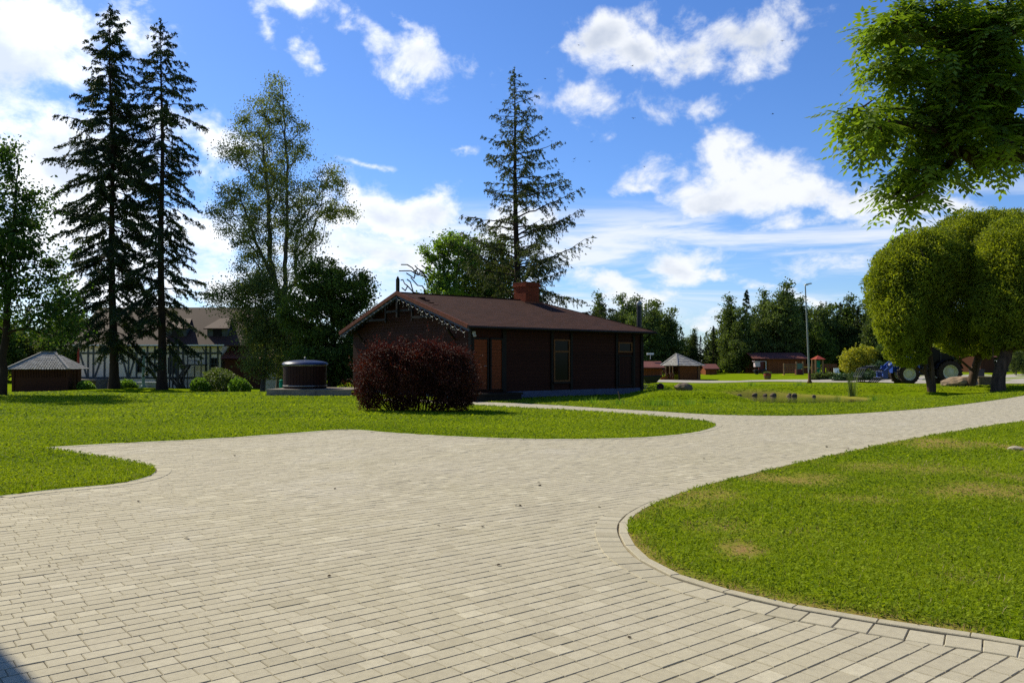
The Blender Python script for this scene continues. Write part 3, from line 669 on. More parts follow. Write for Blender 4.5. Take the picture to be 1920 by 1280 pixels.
# ------------------------------------------------------------------ log sauna house
HR = Vector((-1.783, 33.7, 0)); HD = Vector((.774, .633, 0)); HG = Vector((-.633, .774, 0)); HA = math.atan2(.633, .774)
def hx(px, yoff=.5):
    X0 = HR.x + yoff * HG.x; Y0 = HR.y + yoff * HG.y; k = (px - 960) / F
    return (k * Y0 - X0) / (HD.x - k * HD.y)
def boards(b, x0, x1, z0, z1, y, out, h=.14, rs=random, horiz=True, axis='x', th=.03, slack=.006):
    """a skin of separate boards on the plane y (axis x) or x (axis y)"""
    a, e = (z0, z1) if horiz else (x0, x1); n = max(1, round((e - a) / h)); s = (e - a) / n
    for i in range(n):
        p, q = a + i * s + slack, a + (i + 1) * s - slack * .2; v = rs.random(); t = th + .006 * rs.random()
        yy = sorted((y, y + out * t))
        c = (x0, x1, p, q) if horiz else (p, q, z0, z1)
        if axis == 'x': b.box(c[0], c[1], yy[0], yy[1], c[2], c[3], v)
        else: b.box(yy[0], yy[1], c[0], c[1], c[2], c[3], v)
def house():
    root = empty('sauna_house', HR, HA, 'dark brown bath house with low brown roof and brick chimney behind the red bush', 'house')
    EV = 3.08; LN = 11.53; WD = 11.1; RZ = 4.79; RY = WD / 2; RX = 8.3
    w0, w1, d0, d1 = .5, LN - .5, .5, WD - .5
    b = MB(); b.box(w0 + .02, w1 - .02, d0 + .02, d1 - .02, .3, EV - .1, .2)
    # long front wall cladding with door recess left of it
    xd1 = hx(945)
    boards(b, xd1, w1, .34, EV - .15, d0 + .02, -1)
    boards(b, d0, d1, .34, EV - .15, w0 + .02, -1, axis='y')
    boards(b, d0, d1, .34, EV - .15, w1 - .02, 1, axis='y'); boards(b, w0, w1, .34, EV - .15, d1 - .02, 1)
    # gable triangle
    k = 12
    for i in range(k):
        z0 = EV - .15 + i * (RZ - EV - .1) / k; z1 = z0 + (RZ - EV - .1) / k - .01; f = 1 - (z0 - EV + .15) / (RZ - EV + .2); hw = (RY - d0) * f
        b.box(w0 + .01, w0 + .30, RY - hw, RY + hw, z0, z1, random.random())
    b.build('wall', M['brownwall'], root)
    b = MB(); b.box(w0 + .03, w1 - .03, d0 + .03, d1 - .03, -.3, .3); b.box(xd1, w1 + .02, d0 - .015, d0 + .03, -.2, .32); b.build('plinth', M['plinth'], root)
    # roof: two slopes, hipped at the far end
    A, Bv, Cc, D = (0, 0, EV), (LN, 0, EV), (LN, WD, EV), (0, WD, EV); E, G = (0, RY, RZ), (RX, RY, RZ)
    b = MB(); rows = 26; rs = random.Random(4)
    def slope(p0, p1, q0, q1, rows):
        p0, p1, q0, q1 = map(Vector, (p0, p1, q0, q1)); up = ((q0 - p0) if (q0 - p0).length > .1 else (q1 - p1)); nrm = (p1 - p0).cross(q0 - p0)
        if nrm.length < 1e-3: nrm = (p1 - p0).cross(q1 - p0)
        nrm.normalize()
        if nrm.z < 0: nrm = -nrm
        for i in range(rows):
            f0, f1 = i / rows, (i + 1) / rows; a0 = p0.lerp(q0, f0); a1 = p1.lerp(q1, f0); b0 = p0.lerp(q0, f1 + .005); b1 = p1.lerp(q1, f1 + .005)
            n = max(1, int((a1 - a0).length / .33)); off = (i % 2) * .5
            cuts = [0] + [min(1, (c + off) / n) for c in range(1, n)] + [1]
            for c0, c1 in zip(cuts, cuts[1:]):
                if c1 <= c0: continue
                v = rs.random(); u0, u1 = a0.lerp(a1, c0), a0.lerp(a1, c1); t0, t1 = b0.lerp(b1, c0), b0.lerp(b1, c1)
                b.add([u0 + nrm * .012, u1 + nrm * .012, t1 + nrm * .003, t0 + nrm * .003], [(0, 1, 2, 3)], v)
            b.add([a0 + nrm * .012, a1 + nrm * .012, a1 - nrm * .01, a0 - nrm * .01], [(0, 1, 2, 3)], .9)
    slope(A, Bv, E, G, rows); slope(Cc, D, G, E, rows); slope(Bv, Cc, G, G, rows)
    rf = b.build('roof', M['shingle'], root)
    b = MB(); dz = -.09
    for quad in ((A, Bv, G, E), (Cc, D, E, G), (Bv, Cc, G)):
        t = [Vector(q) + Vector((0, 0, -.012)) for q in quad]; lo = [Vector(q) + Vector((0, 0, dz)) for q in quad]; b.poly(t); b.poly(lo)
    for p, q in ((A, Bv), (Bv, Cc), (Cc, D)):
        p, q = Vector(p), Vector(q); b.add([p + Vector((0, 0, -.012)), q + Vector((0, 0, -.012)), q + Vector((0, 0, dz)), p + Vector((0, 0, dz))], [(0, 1, 2, 3)])
    b.build('roof_underlay', M['darktrim'], rf)
    # verge boards, ridge, gutter
    b = MB()
    for yy0, yy1 in ((0, RY), (WD, RY)):
        p, q = Vector((-.03, yy0, EV - .03)), Vector((-.03, yy1, RZ - .03)); b.beam(p, q, .05, .17)
    b.build('verge_board', M['fascia'], root)
    b = MB()
    for yy0, yy1 in ((0, RY), (WD, RY)):
        b.beam((.04, yy0, EV - .17), (.04, yy1, RZ - .17), .04, .12)
    b.build('verge_lining', M['plinth'], root)
    b = MB(); b.tube([(-.05, -.05, EV - .07), (LN, -.05, EV - .07)], .055, 8); b.tube([(LN - .45, -.03, EV - .12), (LN - .48, .2, EV - .35), (LN - .47, d0 - .06, EV - .5), (LN - .47, d0 - .06, .3)], .04, 8); b.build('gutter', M['darktrim'], root)
    b = MB(); b.beam((0, RY, RZ + .01), (RX, RY, RZ + .01), .22, .03); b.beam((RX, RY, RZ + .01), (LN, 0, EV + .01), .2, .03); b.build('ridge_cap', M['shingle'], root)
    # gable truss and finial
    b = MB(); b.box(-.02, .10, RY - .07, RY + .07, RZ - 1.15, RZ + .62); b.lathe([(.001, .0), (.07, .03), (.05, .1), (.001, .16)], 8, Matrix.Translation((.04, RY, RZ + .60))); b.build('finial', M['darktrim'], root)
    b = MB(); b.beam((.10, RY - 1.15, RZ - .85), (.10, RY + 1.15, RZ - .85), .08, .1); b.build('truss_beam', M['darktrim'], root)
    for sgn in (-1, 1):
        b = MB(); b.box(.06, .14, RY + sgn * 1.15 - .05, RY + sgn * 1.15 + .05, RZ - 1.35, RZ - .42); b.beam((.10, RY + sgn * 1.1, RZ - 1.2), (.10, RY + sgn * 2.7, RZ - 1.2), .08, .1)
        b.build('truss_bracket', M['darktrim'], root); b = MB(); b.beam((.12, RY + sgn * 3.9, EV - .1), (.5, RY + sgn * 3.9, EV - .55), .08, .08); b.build('eave_bracket', M['darktrim'], root)
    # corner boards and the upright trim beside the openings
    b = MB()
    for q in [(x - .07, x + .07, d0 - .075, d0 - .02, .33, EV - .12) for x in (hx(1034), hx(1070), hx(1155), hx(1187))] + [(w1 - .12, w1 + .04, d0 - .08, d0 + .1, .1, EV - .1), (hx(944) - .08, hx(944) + .10, d0 - .08, d0 + .05, .1, EV - .1), (w0 - .05, w0 + .12, d0 - .08, d0 + .12, .1, EV - .1)]:
        b = MB(); b.box(*q); b.build('corner_board', M['darktrim'], root)
    # doors: two orange board leaves in dark framing
    def opening(name, x0, x1, z0, z1, m, fr=.07, fm='darktrim'):
        p = MB(); yy = d0 - .05
        if m == 'orange': boards(p, x0 + fr, x1 - fr, z0 + fr * .3, z1 - fr, yy + .02, -1, .14)
        else: p.box(x0 + fr, x1 - fr, yy - .005, yy + .01, z0 + fr, z1 - fr)
        o = p.build(name, M[m], root); q = MB()
        for a in ((x0, x0 + fr, z0, z1), (x1 - fr, x1, z0, z1)): q.box(a[0], a[1], yy - .05, yy + .02, a[2], a[3])
        q.box(x0 + fr, x1 - fr, yy - .05, yy + .02, z1 - fr, z1); q.box(x0 + fr, x1 - fr, yy - .05, yy + .02, z0, z0 + fr * .3 if m == 'orange' else z0 + fr)
        q.build('frame', M[fm], o); return o
    xa, xb = hx(883), hx(914); xc, xe = hx(917), hx(941)
    o = opening('door', xa, xb, .42, 2.60, 'orange'); h = MB(); h.tube([(xb - .16, d0 - .10, 1.42), (xb - .16, d0 - .13, 1.42), (xb - .28, d0 - .13, 1.42)], .012, 6); h.build('handle', M['galv'], o)
    opening('door_panel', xc, xe, .42, 2.60, 'orange')
    xw0, xw1 = hx(1036), hx(1066)
    o = opening('window', xw0, xw1, .70, 2.62, 'glass', .07, 'amber'); q = MB(); q.box(xw0 + .07, xw1 - .07, d0 - .09, d0 - .056, 2.02, 2.10); q.build('transom', M['amber'], o)
    q = MB(); q.box(xw0 - .05, xw1 + .05, d0 - .14, d0 - .02, .62, .70); q.build('sill', M['darktrim'], o)
    xs0, xs1 = hx(1157), hx(1183)
    opening('window', xs0, xs1, 2.05, 2.55, 'glass', .07, 'amber')
    o = opening('door', xs0, xs1, .42, 1.92, 'darktrim', .06)
    p = MB(); boards(p, xs0 + .07, xs1 - .07, .45, 1.85, d0 - .055, -1, .12, horiz=False, th=.012); p.build('plank_panel', M['brownwall'], o)
    # deck step at the door
    b = MB(); b.box(xa - .9, xe + .1, d0 - 1.3, d0 - .09, .24, .32); b.box(xa - .85, xe + .05, d0 - 1.25, d0 - .12, -.1, .24); b.build('doorstep', M['darktrim'], root)
    # wall lamp at the corner
    b = MB(); b.box(w0 + .0, w0 + .1, d0 - .20, d0 - .08, 2.72, 2.86); b.lathe([(.001, 0), (.07, .03), (.07, .1), (.001, .13)], 10, Matrix.Translation((w0 + .05, d0 - .2, 2.62))); b.build('wall_lamp', M['galv'], root)
    # chimney of brick, corbelled
    cx_ = RX - .55; ch = MB(); ch.box(cx_ - .44, cx_ + .44, RY - .54, RY + .38, RZ - .6, RZ + .86); c = ch.build('chimney', M['mortar'], root)
    b = MB(); rs = random.Random(9); z = RZ - .45; row = 0
    while z < RZ + .86:
        e = .0 if z < RZ + .62 else (.05 if z < RZ + .78 else .02)
        x0, x1, y0, y1 = cx_ - .46 - e, cx_ + .46 + e, RY - .56 - e, RY + .40 + e
        for ax in (0, 1):
            a0, a1 = (x0, x1) if ax == 0 else (y0, y1); s = a0 - (row % 2) * .12
            while s < a1:
                p, q = max(s, a0), min(s + .24, a1)
                if q - p > .03:
                    for sd in (0, 1):
                        if ax == 0: yy = (y0, y0 + .1) if sd == 0 else (y1 - .1, y1); b.box(p + .005, q - .005, yy[0], yy[1], z, z + .068, rs.random())
                        else: xx = (x0 - .002, x0 + .1) if sd == 0 else (x1 - .1, x1 + .002); b.box(xx[0], xx[1], max(p, y0 + .003) + .005, min(q, y1 - .003) - .005, z, z + .068, rs.random())
                s += .25
        z += .08; row += 1
    b.build('brickwork', M['brick'], c)
    b = MB(); b.box(cx_ - .5, cx_ + .5, RY - .6, RY + .44, RZ + .87, RZ + .90); b.build('chimney_cap', M['mortar'], c)
    b = MB(); b.beam((cx_ - .6, RY - .66, RZ - .18), (cx_ + .6, RY - .66, RZ - .18), .05, .12); b.build('flashing', M['fascia'], c)
    # black stove pipe with pale cap at the far end
    pp = (LN + 1.0, 2.0, EV); b = MB(); b.tube([(pp[0], pp[1], 0), (pp[0], pp[1], EV + 1.45)], .13, 12); o = b.build('stove_pipe', M['black'], root, smooth=True)
    b = MB(); b.lathe([(.13, 0), (.15, .05), (.15, .16), (.08, .22), (.001, .24)], 12, Matrix.Translation((pp[0], pp[1], EV + 1.45))); b.build('pipe_cowl', M['galv'], o, smooth=True)
    # fairy lights along verge and eave, shade put into the darker strings' colour
    def lights(p, q, n, label, mtl, sag=.13):
        p, q = Vector(p), Vector(q); b = MB(); path = []; rs = random.Random(n)
        for i in range(n * 4 + 1):
            t = i / (n * 4); path.append(p.lerp(q, t) + Vector((0, 0, -sag * abs(math.sin(t * n * math.pi)))))
        b.tube(path, .008, 4); 
        for i in range(1, n * 4, 1):
            if rs.random() < .42:
                a = path[i]; l = .05 + .15 * rs.random(); b.tube([a, a + Vector((.01, .01, -l))], .005, 4); b.lathe([(.001, 0), (.012, .015), (.012, .03), (.001, .04)], 5, Matrix.Translation(a + Vector((.01, .01, -l - .05))))
        o = b.build('string_lights', mtl); o.location = HR; o.rotation_euler = (0, 0, HA); tag(o, label, 'fairy lights')
    lights((-.09, .05, EV - .22), (-.09, RY - .1, RZ - .2), 14, 'white icicle fairy lights hanging under the sunlit right slope of the gable', M['galv'])
    lights((-.09, WD - .05, EV - .22), (-.09, RY + .1, RZ - .2), 14, 'fairy lights coloured darker for shade under the left slope of the gable', M['timber'])
    lights((.3, -.02, EV - .18), (LN - .8, -.02, EV - .18), 26, 'icicle lights coloured dark for shade along the dark front eave above the doors and window', M['darktrim'], .05)
house()

# ------------------------------------------------------------------ half-timbered long building (left, behind the spruces)
def longhouse():
    Y = 80.0; c = at(280, 708, Y); k = Y / F
    def X(px): return (px - 280) * k
    def Z(py): return at(280, py, Y).z - c.z
    gz = -1.0 - c.z
    root = empty('half_timbered_building', (c.x, Y, c.z), 0, 'long cream half timbered building with brown roof behind the two tall spruces', 'building')
    x0, x1 = X(146), X(416); ev = Z(646)
    b = MB(); b.box(x0, x1, 0, 9, gz - .3, ev); b.build('wall', M['render'], root)
    b = MB(); rz = ev + 3.9
    def rf(px0, px1):
        b.add([(px0, -.6, ev - .05), (px1, -.6, ev - .05), (px1, 4.5, rz), (px0, 4.5, rz)], [(0, 1, 2, 3)]); b.add([(px0, 9.6, ev - .05), (px1, 9.6, ev - .05), (px1, 4.5, rz), (px0, 4.5, rz)], [(3, 2, 1, 0)])
        b.add([(px0, -.6, ev - .17), (px1, -.6, ev - .17), (px1, 4.5, rz - .12), (px0, 4.5, rz - .12)], [(0, 1, 2, 3)]); b.add([(px0, -.6, ev - .05), (px1, -.6, ev - .05), (px1, -.6, ev - .17), (px0, -.6, ev - .17)], [(0, 1, 2, 3)])
    rf(x0 - .4, x1 + 2.4)
    for x in (x0 - .3, x1): b.poly([(x, 0, ev), (x, 9, ev), (x, 4.5, rz - .15)])
    n = int((x1 + 2.4 - x0) / .8)
    b.build('roof', M['tile'], root)
    b = MB(); b.box(x0 - .4, x1 + .4, -.72, -.60, ev - .12, ev + .0); b.build('gutter', M['white'], root)
    b = MB(); t = .14
    def post(px, z0=Z(708), z1=ev - .15, w=.16): b.box(X(px) - w / 2, X(px) + w / 2, -.05, .02, z0, z1)
    for px in (165, 175, 196, 241, 256, 276, 290, 309, 319, 331, 343, 386, 394, 408): post(px)
    for z in (Z(662), Z(708)): b.box(x0, x1, -.065, .02, z - .09, z + .09)
    def br(a, za, c_, zc): b.beam((X(a), -.03, za), (X(c_), -.03, zc), .05, .15, (0, 1, 0)) if False else b.beam((X(a), -.03, za), (X(c_), -.03, zc), .15, .05, (0, -1, 0))
    zb, zt = Z(706), Z(664)
    for a, c_ in ((150, 163), (193, 178), (228, 239), (254, 243), (274, 290), (310, 297), (333, 345)): br(a, zt, c_, zb)
    b.build('timber_frame', M['timber'], root)
    b = MB(); b.box(x0 - .06, x0 + .14, -.07, .03, gz, ev - .1); b.build('corner_post', M['redtimber'], root)
    def win(px0, px1, py0, py1):
        b = MB(); b.box(X(px0), X(px1), -.04, -.01, Z(py1), Z(py0)); o = b.build('window', M['glass'], root); q = MB(); f = .07
        q.box(X(px0) - f, X(px0), -.08, 0, Z(py1) - f, Z(py0) + f); q.box(X(px1), X(px1) + f, -.08, 0, Z(py1) - f, Z(py0) + f); q.box(X(px0), X(px1), -.08, 0, Z(py0), Z(py0) + f); q.box(X(px0), X(px1), -.08, 0, Z(py1) - f, Z(py1)); q.box((X(px0) + X(px1)) / 2 - .03, (X(px0) + X(px1)) / 2 + .03, -.07, -.02, Z(py1), Z(py0)); q.box(X(px0), (X(px0) + X(px1)) / 2 - .03, -.07, -.02, (Z(py0) + Z(py1)) / 2 - .03, (Z(py0) + Z(py1)) / 2 + .03); q.box((X(px0) + X(px1)) / 2 + .03, X(px1), -.07, -.02, (Z(py0) + Z(py1)) / 2 - .03, (Z(py0) + Z(py1)) / 2 + .03)
        q.build('frame', M['timber'], o)
    win(258, 268, 672, 697); win(316, 328, 671, 699); win(396, 407, 672, 692)
    # basement band windows
    for px in (200, 263): b = MB(); b.box(X(px - 5), X(px + 5), -.03, 0, Z(723), Z(717)); b.build('basement_window', M['glass'], root)
    # dormers
    for px in (325, 403):
        b = MB(); w2 = 1.0; zz0, zz1 = Z(640), Z(615); y0 = .55
        b.box(X(px) - w2, X(px) + w2, y0, 3.6, zz0, zz1); d = b.build('dormer', M['timber'], root)
        b = MB(); b.box(X(px) - .42, X(px) + .42, y0 - .03, y0 - .01, zz0 + .35, zz1 - .1); b.build('window', M['glass'], d)
        b = MB(); b.add([(X(px) - w2 - .25, y0 - .35, zz1), (X(px) + w2 + .25, y0 - .35, zz1), (X(px) + .3, 4.2, zz1 + 1.6), (X(px) - .3, 4.2, zz1 + 1.6)], [(0, 1, 2, 3)]); b.add([(X(px) - w2 - .25, y0 - .35, zz1 - .1), (X(px) + w2 + .25, y0 - .35, zz1 - .1), (X(px) + w2 + .25, y0 - .35, zz1), (X(px) - w2 - .25, y0 - .35, zz1)], [(0, 1, 2, 3)]); b.build('dormer_roof', M['tile'], d)
    # downpipes
    for px in (383, 411): b = MB(); b.tube([(X(px), -.65, ev - .1), (X(px), -.4, ev - .4), (X(px) + .25, -.15, ev - .9), (X(px) + .25, -.15, gz)], .06, 8); b.build('downpipe', M['timber'], root)
    # right wing, set back, pale blue-grey in shade, low brown roof in front
    b = MB(); b.box(x1, x1 + 7, 2.2, 9, gz - .3, ev + .2); b.build('wing_wall', M['render'], root)
    b = MB(); b.poly([(x1 - .1, 1.5, ev + .15), (x1 + 7.2, 1.5, ev + .15), (x1 + 7.2, 5.5, ev + 3.0), (x1 - .1, 5.5, ev + 3.0)]); b.build('wing_roof', M['tile'], root)
    zl = Z(668); b = MB(); b.poly([(x1 + .3, -1.4, zl - .2), (x1 + 5.4, -1.4, zl - .2), (x1 + 5.4, 2.2, zl + 1.1), (x1 + .3, 2.2, zl + 1.1)]); b.poly([(x1 + .3, -1.4, zl - .32), (x1 + 5.4, -1.4, zl - .32), (x1 + 5.4, 2.2, zl + .98), (x1 + .3, 2.2, zl + .98)]); b.build('porch_roof', M['fascia'], root)
    b = MB(); b.box(x1 + .6, x1 + 5.2, -1.0, 2.1, gz - .3, zl - .2); b.build('porch_wall', M['hutdark'], root)
    # terrace in front
    b = MB(); tx0, tx1 = X(128), X(212); b.box(tx0, tx1, -3.6, -.1, Z(713.5), Z(710)); b.box(tx0 + 1.2, tx1, -3.3, -.1, gz - .3, Z(713.5)); b.build('terrace', M['deck'], root)
    # black outside stair
    st = empty('fire_escape', (c.x, Y, c.z), 0, 'black steel outside stair with landing and railings against the cream half timbered wall', 'stairs')
    zl = Z(683.5); b = MB(); b.box(X(363), X(390), -1.7, -.2, zl - .05, zl + .05); b.build('landing', M['black'], st)
    b = MB()
    for px in (364, 377, 389):
        b.tube([(X(px), -1.65, gz - .2), (X(px), -1.65, zl + 1.05)], .05, 6)
    for z in (zl + .4, zl + .72, zl + 1.05): b.tube([(X(363), -1.65, z), (X(390), -1.65, z)], .03, 5)
    b.build('railing', M['black'], st)
    b = MB()
    for (xa, za, xb, zb) in ((X(362), zl, X(345), Z(712)), (X(345), Z(712), X(352), gz), (X(333), Z(708), X(348), gz), (X(335), Z(664), X(350), Z(683))):
        b.beam((xa, -1.6, za), (xb, -1.6, zb), .06, .22); b.beam((xa, -.7, za), (xb, -.7, zb), .06, .22); n = 9
        for i in range(n): t = i / n; b.box(xa + (xb - xa) * t - .14, xa + (xb - xa) * t + .14, -1.58, -.72, za + (zb - za) * t - .02, za + (zb - za) * t + .02)
    b.build('flight', M['black'], st)
    b = MB()
    for px in (331, 337, 347, 357):
        b.box(X(px) - .06, X(px) + .06, -1.7, -1.58, gz - .2, Z(648) if px < 357 else zl + .3)
    for z in (Z(708), Z(700), Z(692), Z(684)): b.tube([(X(331), -1.66, z), (X(347), -1.66, z)], .028, 5)
    b.build('post', M['black'], st)
    # lamp or flag pole, teal-grey, in front of the building
    p = at(269, 700, 74); g = Hs(p.x, 74); pl = empty('steel_pole', (p.x, 74, g), 0, 'teal grey steel pole standing between the two spruce trunks', 'pole')
    b = MB(); b.tube([(0, 0, -.1), (0, 0, at(269, 655, 74).z - g)], .13, 10); b.build('shaft', M['teal'], pl, smooth=True); b = MB(); b.lathe([(.22, 0), (.22, .35), (.14, .42)], 10); b.build('base', M['teal'], pl)
    b = MB(); q = at(283, 722, 75); b.box(-1.0, 1.0, -.35, .35, 0, .55); b.box(-1.3, 1.1, -.45, .45, .55, .66); o = b.build('bench', M['galv'], None); o.location = (q.x, 75, Hs(q.x, 75)); tag(o, 'low pale bench block beside the teal pole between the spruces', 'bench')
longhouse()

# ------------------------------------------------------------------ huts and sheds
def plank_hip(b, corners, apex, rows, rs, th=.035, over=1.0):
    """roof of overlapping horizontal boards between eave corners and apex points (one per corner)"""
    n = len(corners)
    for i in range(n):
        p0, p1 = Vector(corners[i]), Vector(corners[(i + 1) % n]); q0, q1 = Vector(apex[i]), Vector(apex[(i + 1) % n])
        for r in range(rows):
            f0, f1 = r / rows, (r + 1.12) / rows; f1 = min(f1, 1)
            a0, a1 = p0.lerp(q0, f0), p1.lerp(q1, f0); c0, c1 = p0.lerp(q0, f1), p1.lerp(q1, f1); m = max(1, int((a1 - a0).length / .22))
            for k in range(m):
                t0, t1 = k / m + .006, (k + 1) / m - .006; j = rs.random() * .03; up = Vector((0, 0, th + .02 * rs.random()))
                A, B_, C_, D_ = a0.lerp(a1, t0) + up, a0.lerp(a1, t1) + up, c0.lerp(c1, t1) + Vector((0, 0, .008)), c0.lerp(c1, t0) + Vector((0, 0, .008))
                b.add([A, B_, C_, D_, A - Vector((0, 0, .045)), B_ - Vector((0, 0, .045)), C_ - Vector((0, 0, .02)), D_ - Vector((0, 0, .02))], [(0, 1, 2, 3), (7, 6, 5, 4), (0, 4, 5, 1), (1, 5, 6, 2), (3, 2, 6, 7), (0, 3, 7, 4)], rs.random())
def gazebo_left():
    Y = 71.0; c = at(76, 732, Y); g = Hs(c.x, Y); k = Y / F; rs = random.Random(2)
    root = empty('garden_hut', (c.x, Y, g), R(6), 'dark brown hut with grey shake roof at the far left beside the timbered building', 'hut')
    w = 47 * k; ev = at(76, 691, Y).z - g; tp = at(76, 660, Y).z - g; e = 57 * k; d = 2.9
    b = MB(); boards(b, -w, w, 0, ev * .62, 0, -1, .16, rs); boards(b, -w, w, ev * .62, ev, 0, -1, .13, rs, horiz=False, th=.05, slack=.035)
    boards(b, 0, d, 0, ev, w, 1, .16, rs, axis='y'); boards(b, 0, d, 0, ev, -w, -1, .16, rs, axis='y'); b.box(-w + .02, w - .02, .06, d, 0, ev, .8); b.build('wall', M['hutdark'], root)
    for x, y in ((-w - .05, -.05), (w + .05, -.05), (w + .35, 1.2), (-w - .05, d)): b = MB(); b.box(x - .08, x + .08, y - .08, y + .08, 0, ev); b.build('post', M['hutdark'], root)
    b = MB(); rd = 11 * k; cor = [(-e, -.75, ev - .05), (e, -.75, ev - .05), (e, d + .7, ev - .05), (-e, d + .7, ev - .05)]; ap = [(-rd, d / 2, tp), (rd, d / 2, tp), (rd, d / 2 + .01, tp), (-rd, d / 2 + .01, tp)]; plank_hip(b, cor, ap, 9, rs); b.build('roof', M['greywood'], root)
    b = MB(); b.beam((-rd - .1, d / 2, tp + .06), (rd + .1, d / 2, tp + .06), .25, .05)
    for s in (-1, 1): b.beam((s * e, -.75, ev + .02), (s * rd, d / 2, tp + .07), .2, .04)
    b.build('ridge_board', M['greywood'], root)
gazebo_left()
def gazebo_right():
    Y = 85.0; c = at(1288, 713, Y); g = Hs(c.x, Y); k = Y / F; rs = random.Random(5)
    root = empty('hexagonal_gazebo', (c.x, Y, g), 0, 'hexagonal red brown hut with grey plank roof behind the wheelbarrow', 'hut')
    ev = at(1288, 685, Y).z - g; tp = at(1288, 663, Y).z - g; rr = 33 * k * 1.02; er = 46 * k
    ax = (1275 - 1288) * k
    ang = [R(a) for a in (-115, -50, 10, 70, 130, 190)]
    cor = [(er * math.cos(a), er * math.sin(a) + rr, ev - .04) for a in ang]; ap = [(ax, rr, tp)] * 6; b = MB(); plank_hip(b, cor, ap, 7, rs, .05); b.build('roof', M['greywood'], root)
    b = MB()
    for q in cor: b.beam(Vector(q) + Vector((0, 0, .06)), Vector((ax, rr, tp + .06)), .16, .05)
    b.build('hip_board', M['greywood'], root)
    b = MB(); wc = [(rr * math.cos(a), rr * math.sin(a) + rr) for a in ang]
    for i in range(6):
        if i == 5: continue
        p, q = Vector((*wc[i], 0)), Vector((*wc[(i + 1) % 6], 0)); n = 11
        for j in range(n):
            z0 = j * ev / n; b.beam(p + Vector((0, 0, z0 + ev / n / 2)), q + Vector((0, 0, z0 + ev / n / 2)), .06, ev / n - .012, a=rs.random())
    b.build('wall', M['hutwall'], root)
    for (x, y) in wc: b = MB(); b.tube([(x, y, 0), (x, y, ev)], .075, 8); b.build('corner_post', M['hutdark'], root)
    # porch on the left with carved pale posts
    for i, px in enumerate((1248, 1256, 1262)):
        b = MB(); x = (px - 1288) * k; y = -.15 + .1 * i; b.tube([(x, y, 0), (x, y, .25), (x + .02, y, .6), (x - .02, y, 1.0), (x, y, ev)], [.09, .06, .10, .05, .07], 8); b.build('porch_post', M['postwood'], root)
    for (px, s, lb) in ((1245, .42, 'squat red flower tub at the left foot of the grey plank roofed gazebo'), (1259, .30, 'small clay pot with dry stems between the gazebo porch posts')):
        q = at(px, 713, Y - 1.5); gg = Hs(q.x, Y - 1.5); p = empty('flower_tub', (q.x, Y - 1.5, gg), 0, lb, 'flower pot'); b = MB(); b.lathe([(.001, 0), (s * .7, 0), (s, s * .9), (s * .9, s * .9), (s * .8, s * .7)], 14); b.build('pot', M['pot'], p)
        rs2 = np.random.default_rng(int(px)); b = MB(); n = 260; u = rnd_unit(n, rs2); C = u * np.array((s, s, s * 1.4)) * .8 + np.array((0, 0, s * 1.5)); leaves(b, C, .12, .07, rs2, rs2.random(n)); b.build('flowers', L['barberry'], p)
gazebo_right()
def shed(name, px0, px1, pyb, pye, pyr, Y, depth, label, over=.25, wallm='hutwall', open_left=0.0, rz=0):
    cxp = (px0 + px1) / 2; c = at(cxp, pyb, Y); g = Hs(c.x, Y); k = Y / F; rs = random.Random(int(px0)); w = (px1 - px0) / 2 * k
    ev = at(cxp, pye, Y).z - g; rg = at(cxp, pyr, Y).z - g; root = empty(name, (c.x, Y, g), rz, label, 'shed')
    b = MB(); xl = -w + open_left; boards(b, xl, w, 0, ev, 0, -1, .2, rs, horiz=False, th=.04, slack=.01); b.box(xl + .01, w - .01, .01, depth, 0, ev, .5)
    if open_left: b.box(-w, xl, depth * .8, depth, 0, ev, .3)
    b.build('wall', M[wallm], root)
    if open_left:
        b = MB(); b.box(-w + .02, -w + .16, .02, .16, 0, ev); b.box(-w + open_left * .5 - .06, -w + open_left * .5 + .06, .02, .14, 0, ev); b.build('porch_post', M['hutdark'], root)
    b = MB(); o = over
    for s in (1, -1):
        yy = -.5 if s == 1 else depth + .5
        b.add([(-w - o, yy, ev - .05), (w + o, yy, ev - .05), (w + o, depth / 2, rg), (-w - o, depth / 2, rg), (-w - o, yy, ev - .17), (w + o, yy, ev - .17), (w + o, depth / 2, rg - .12), (-w - o, depth / 2, rg - .12)], [(0, 1, 2, 3), (4, 5, 6, 7), (0, 1, 5, 4), (1, 2, 6, 5), (0, 3, 7, 4)])
    b.build('roof', M['redtile'], root); return root, g, k, c
r_, g_, k_, c_ = shed('board_shed', 1200, 1241, 711, 687.5, 677, 92, 4, 'low brown shed with brown felt roof half hidden behind the bath house corner')
b = MB(); q = at(1225, 663, 92); b.tube([(q.x, 94, g_ + 2.2), (q.x, 94, q.z - .1)], .03, 6); b.box(q.x - .38, q.x + .38, 93.9, 94.1, q.z - .1, q.z + .12); o = b.build('aerial', M['white']); tag(o, 'white box aerial on a thin mast above the low brown shed roof', 'aerial')
shed('board_shed', 1323, 1344, 705, 690, 682, 104, 3, 'small brown shed under the tall trees just right of the hexagonal gazebo')
shed('board_cottage', 1414, 1511, 698, 671, 660.5, 112, 5, 'long low red brown cabin with dark red roof behind the climbing frame', open_left=1.8)
shed('board_shed', 1838, 1864, 688, 668, 660, 120, 5, 'dark red cabin glimpsed between the willow trunks at the right', wallm='hutdark')

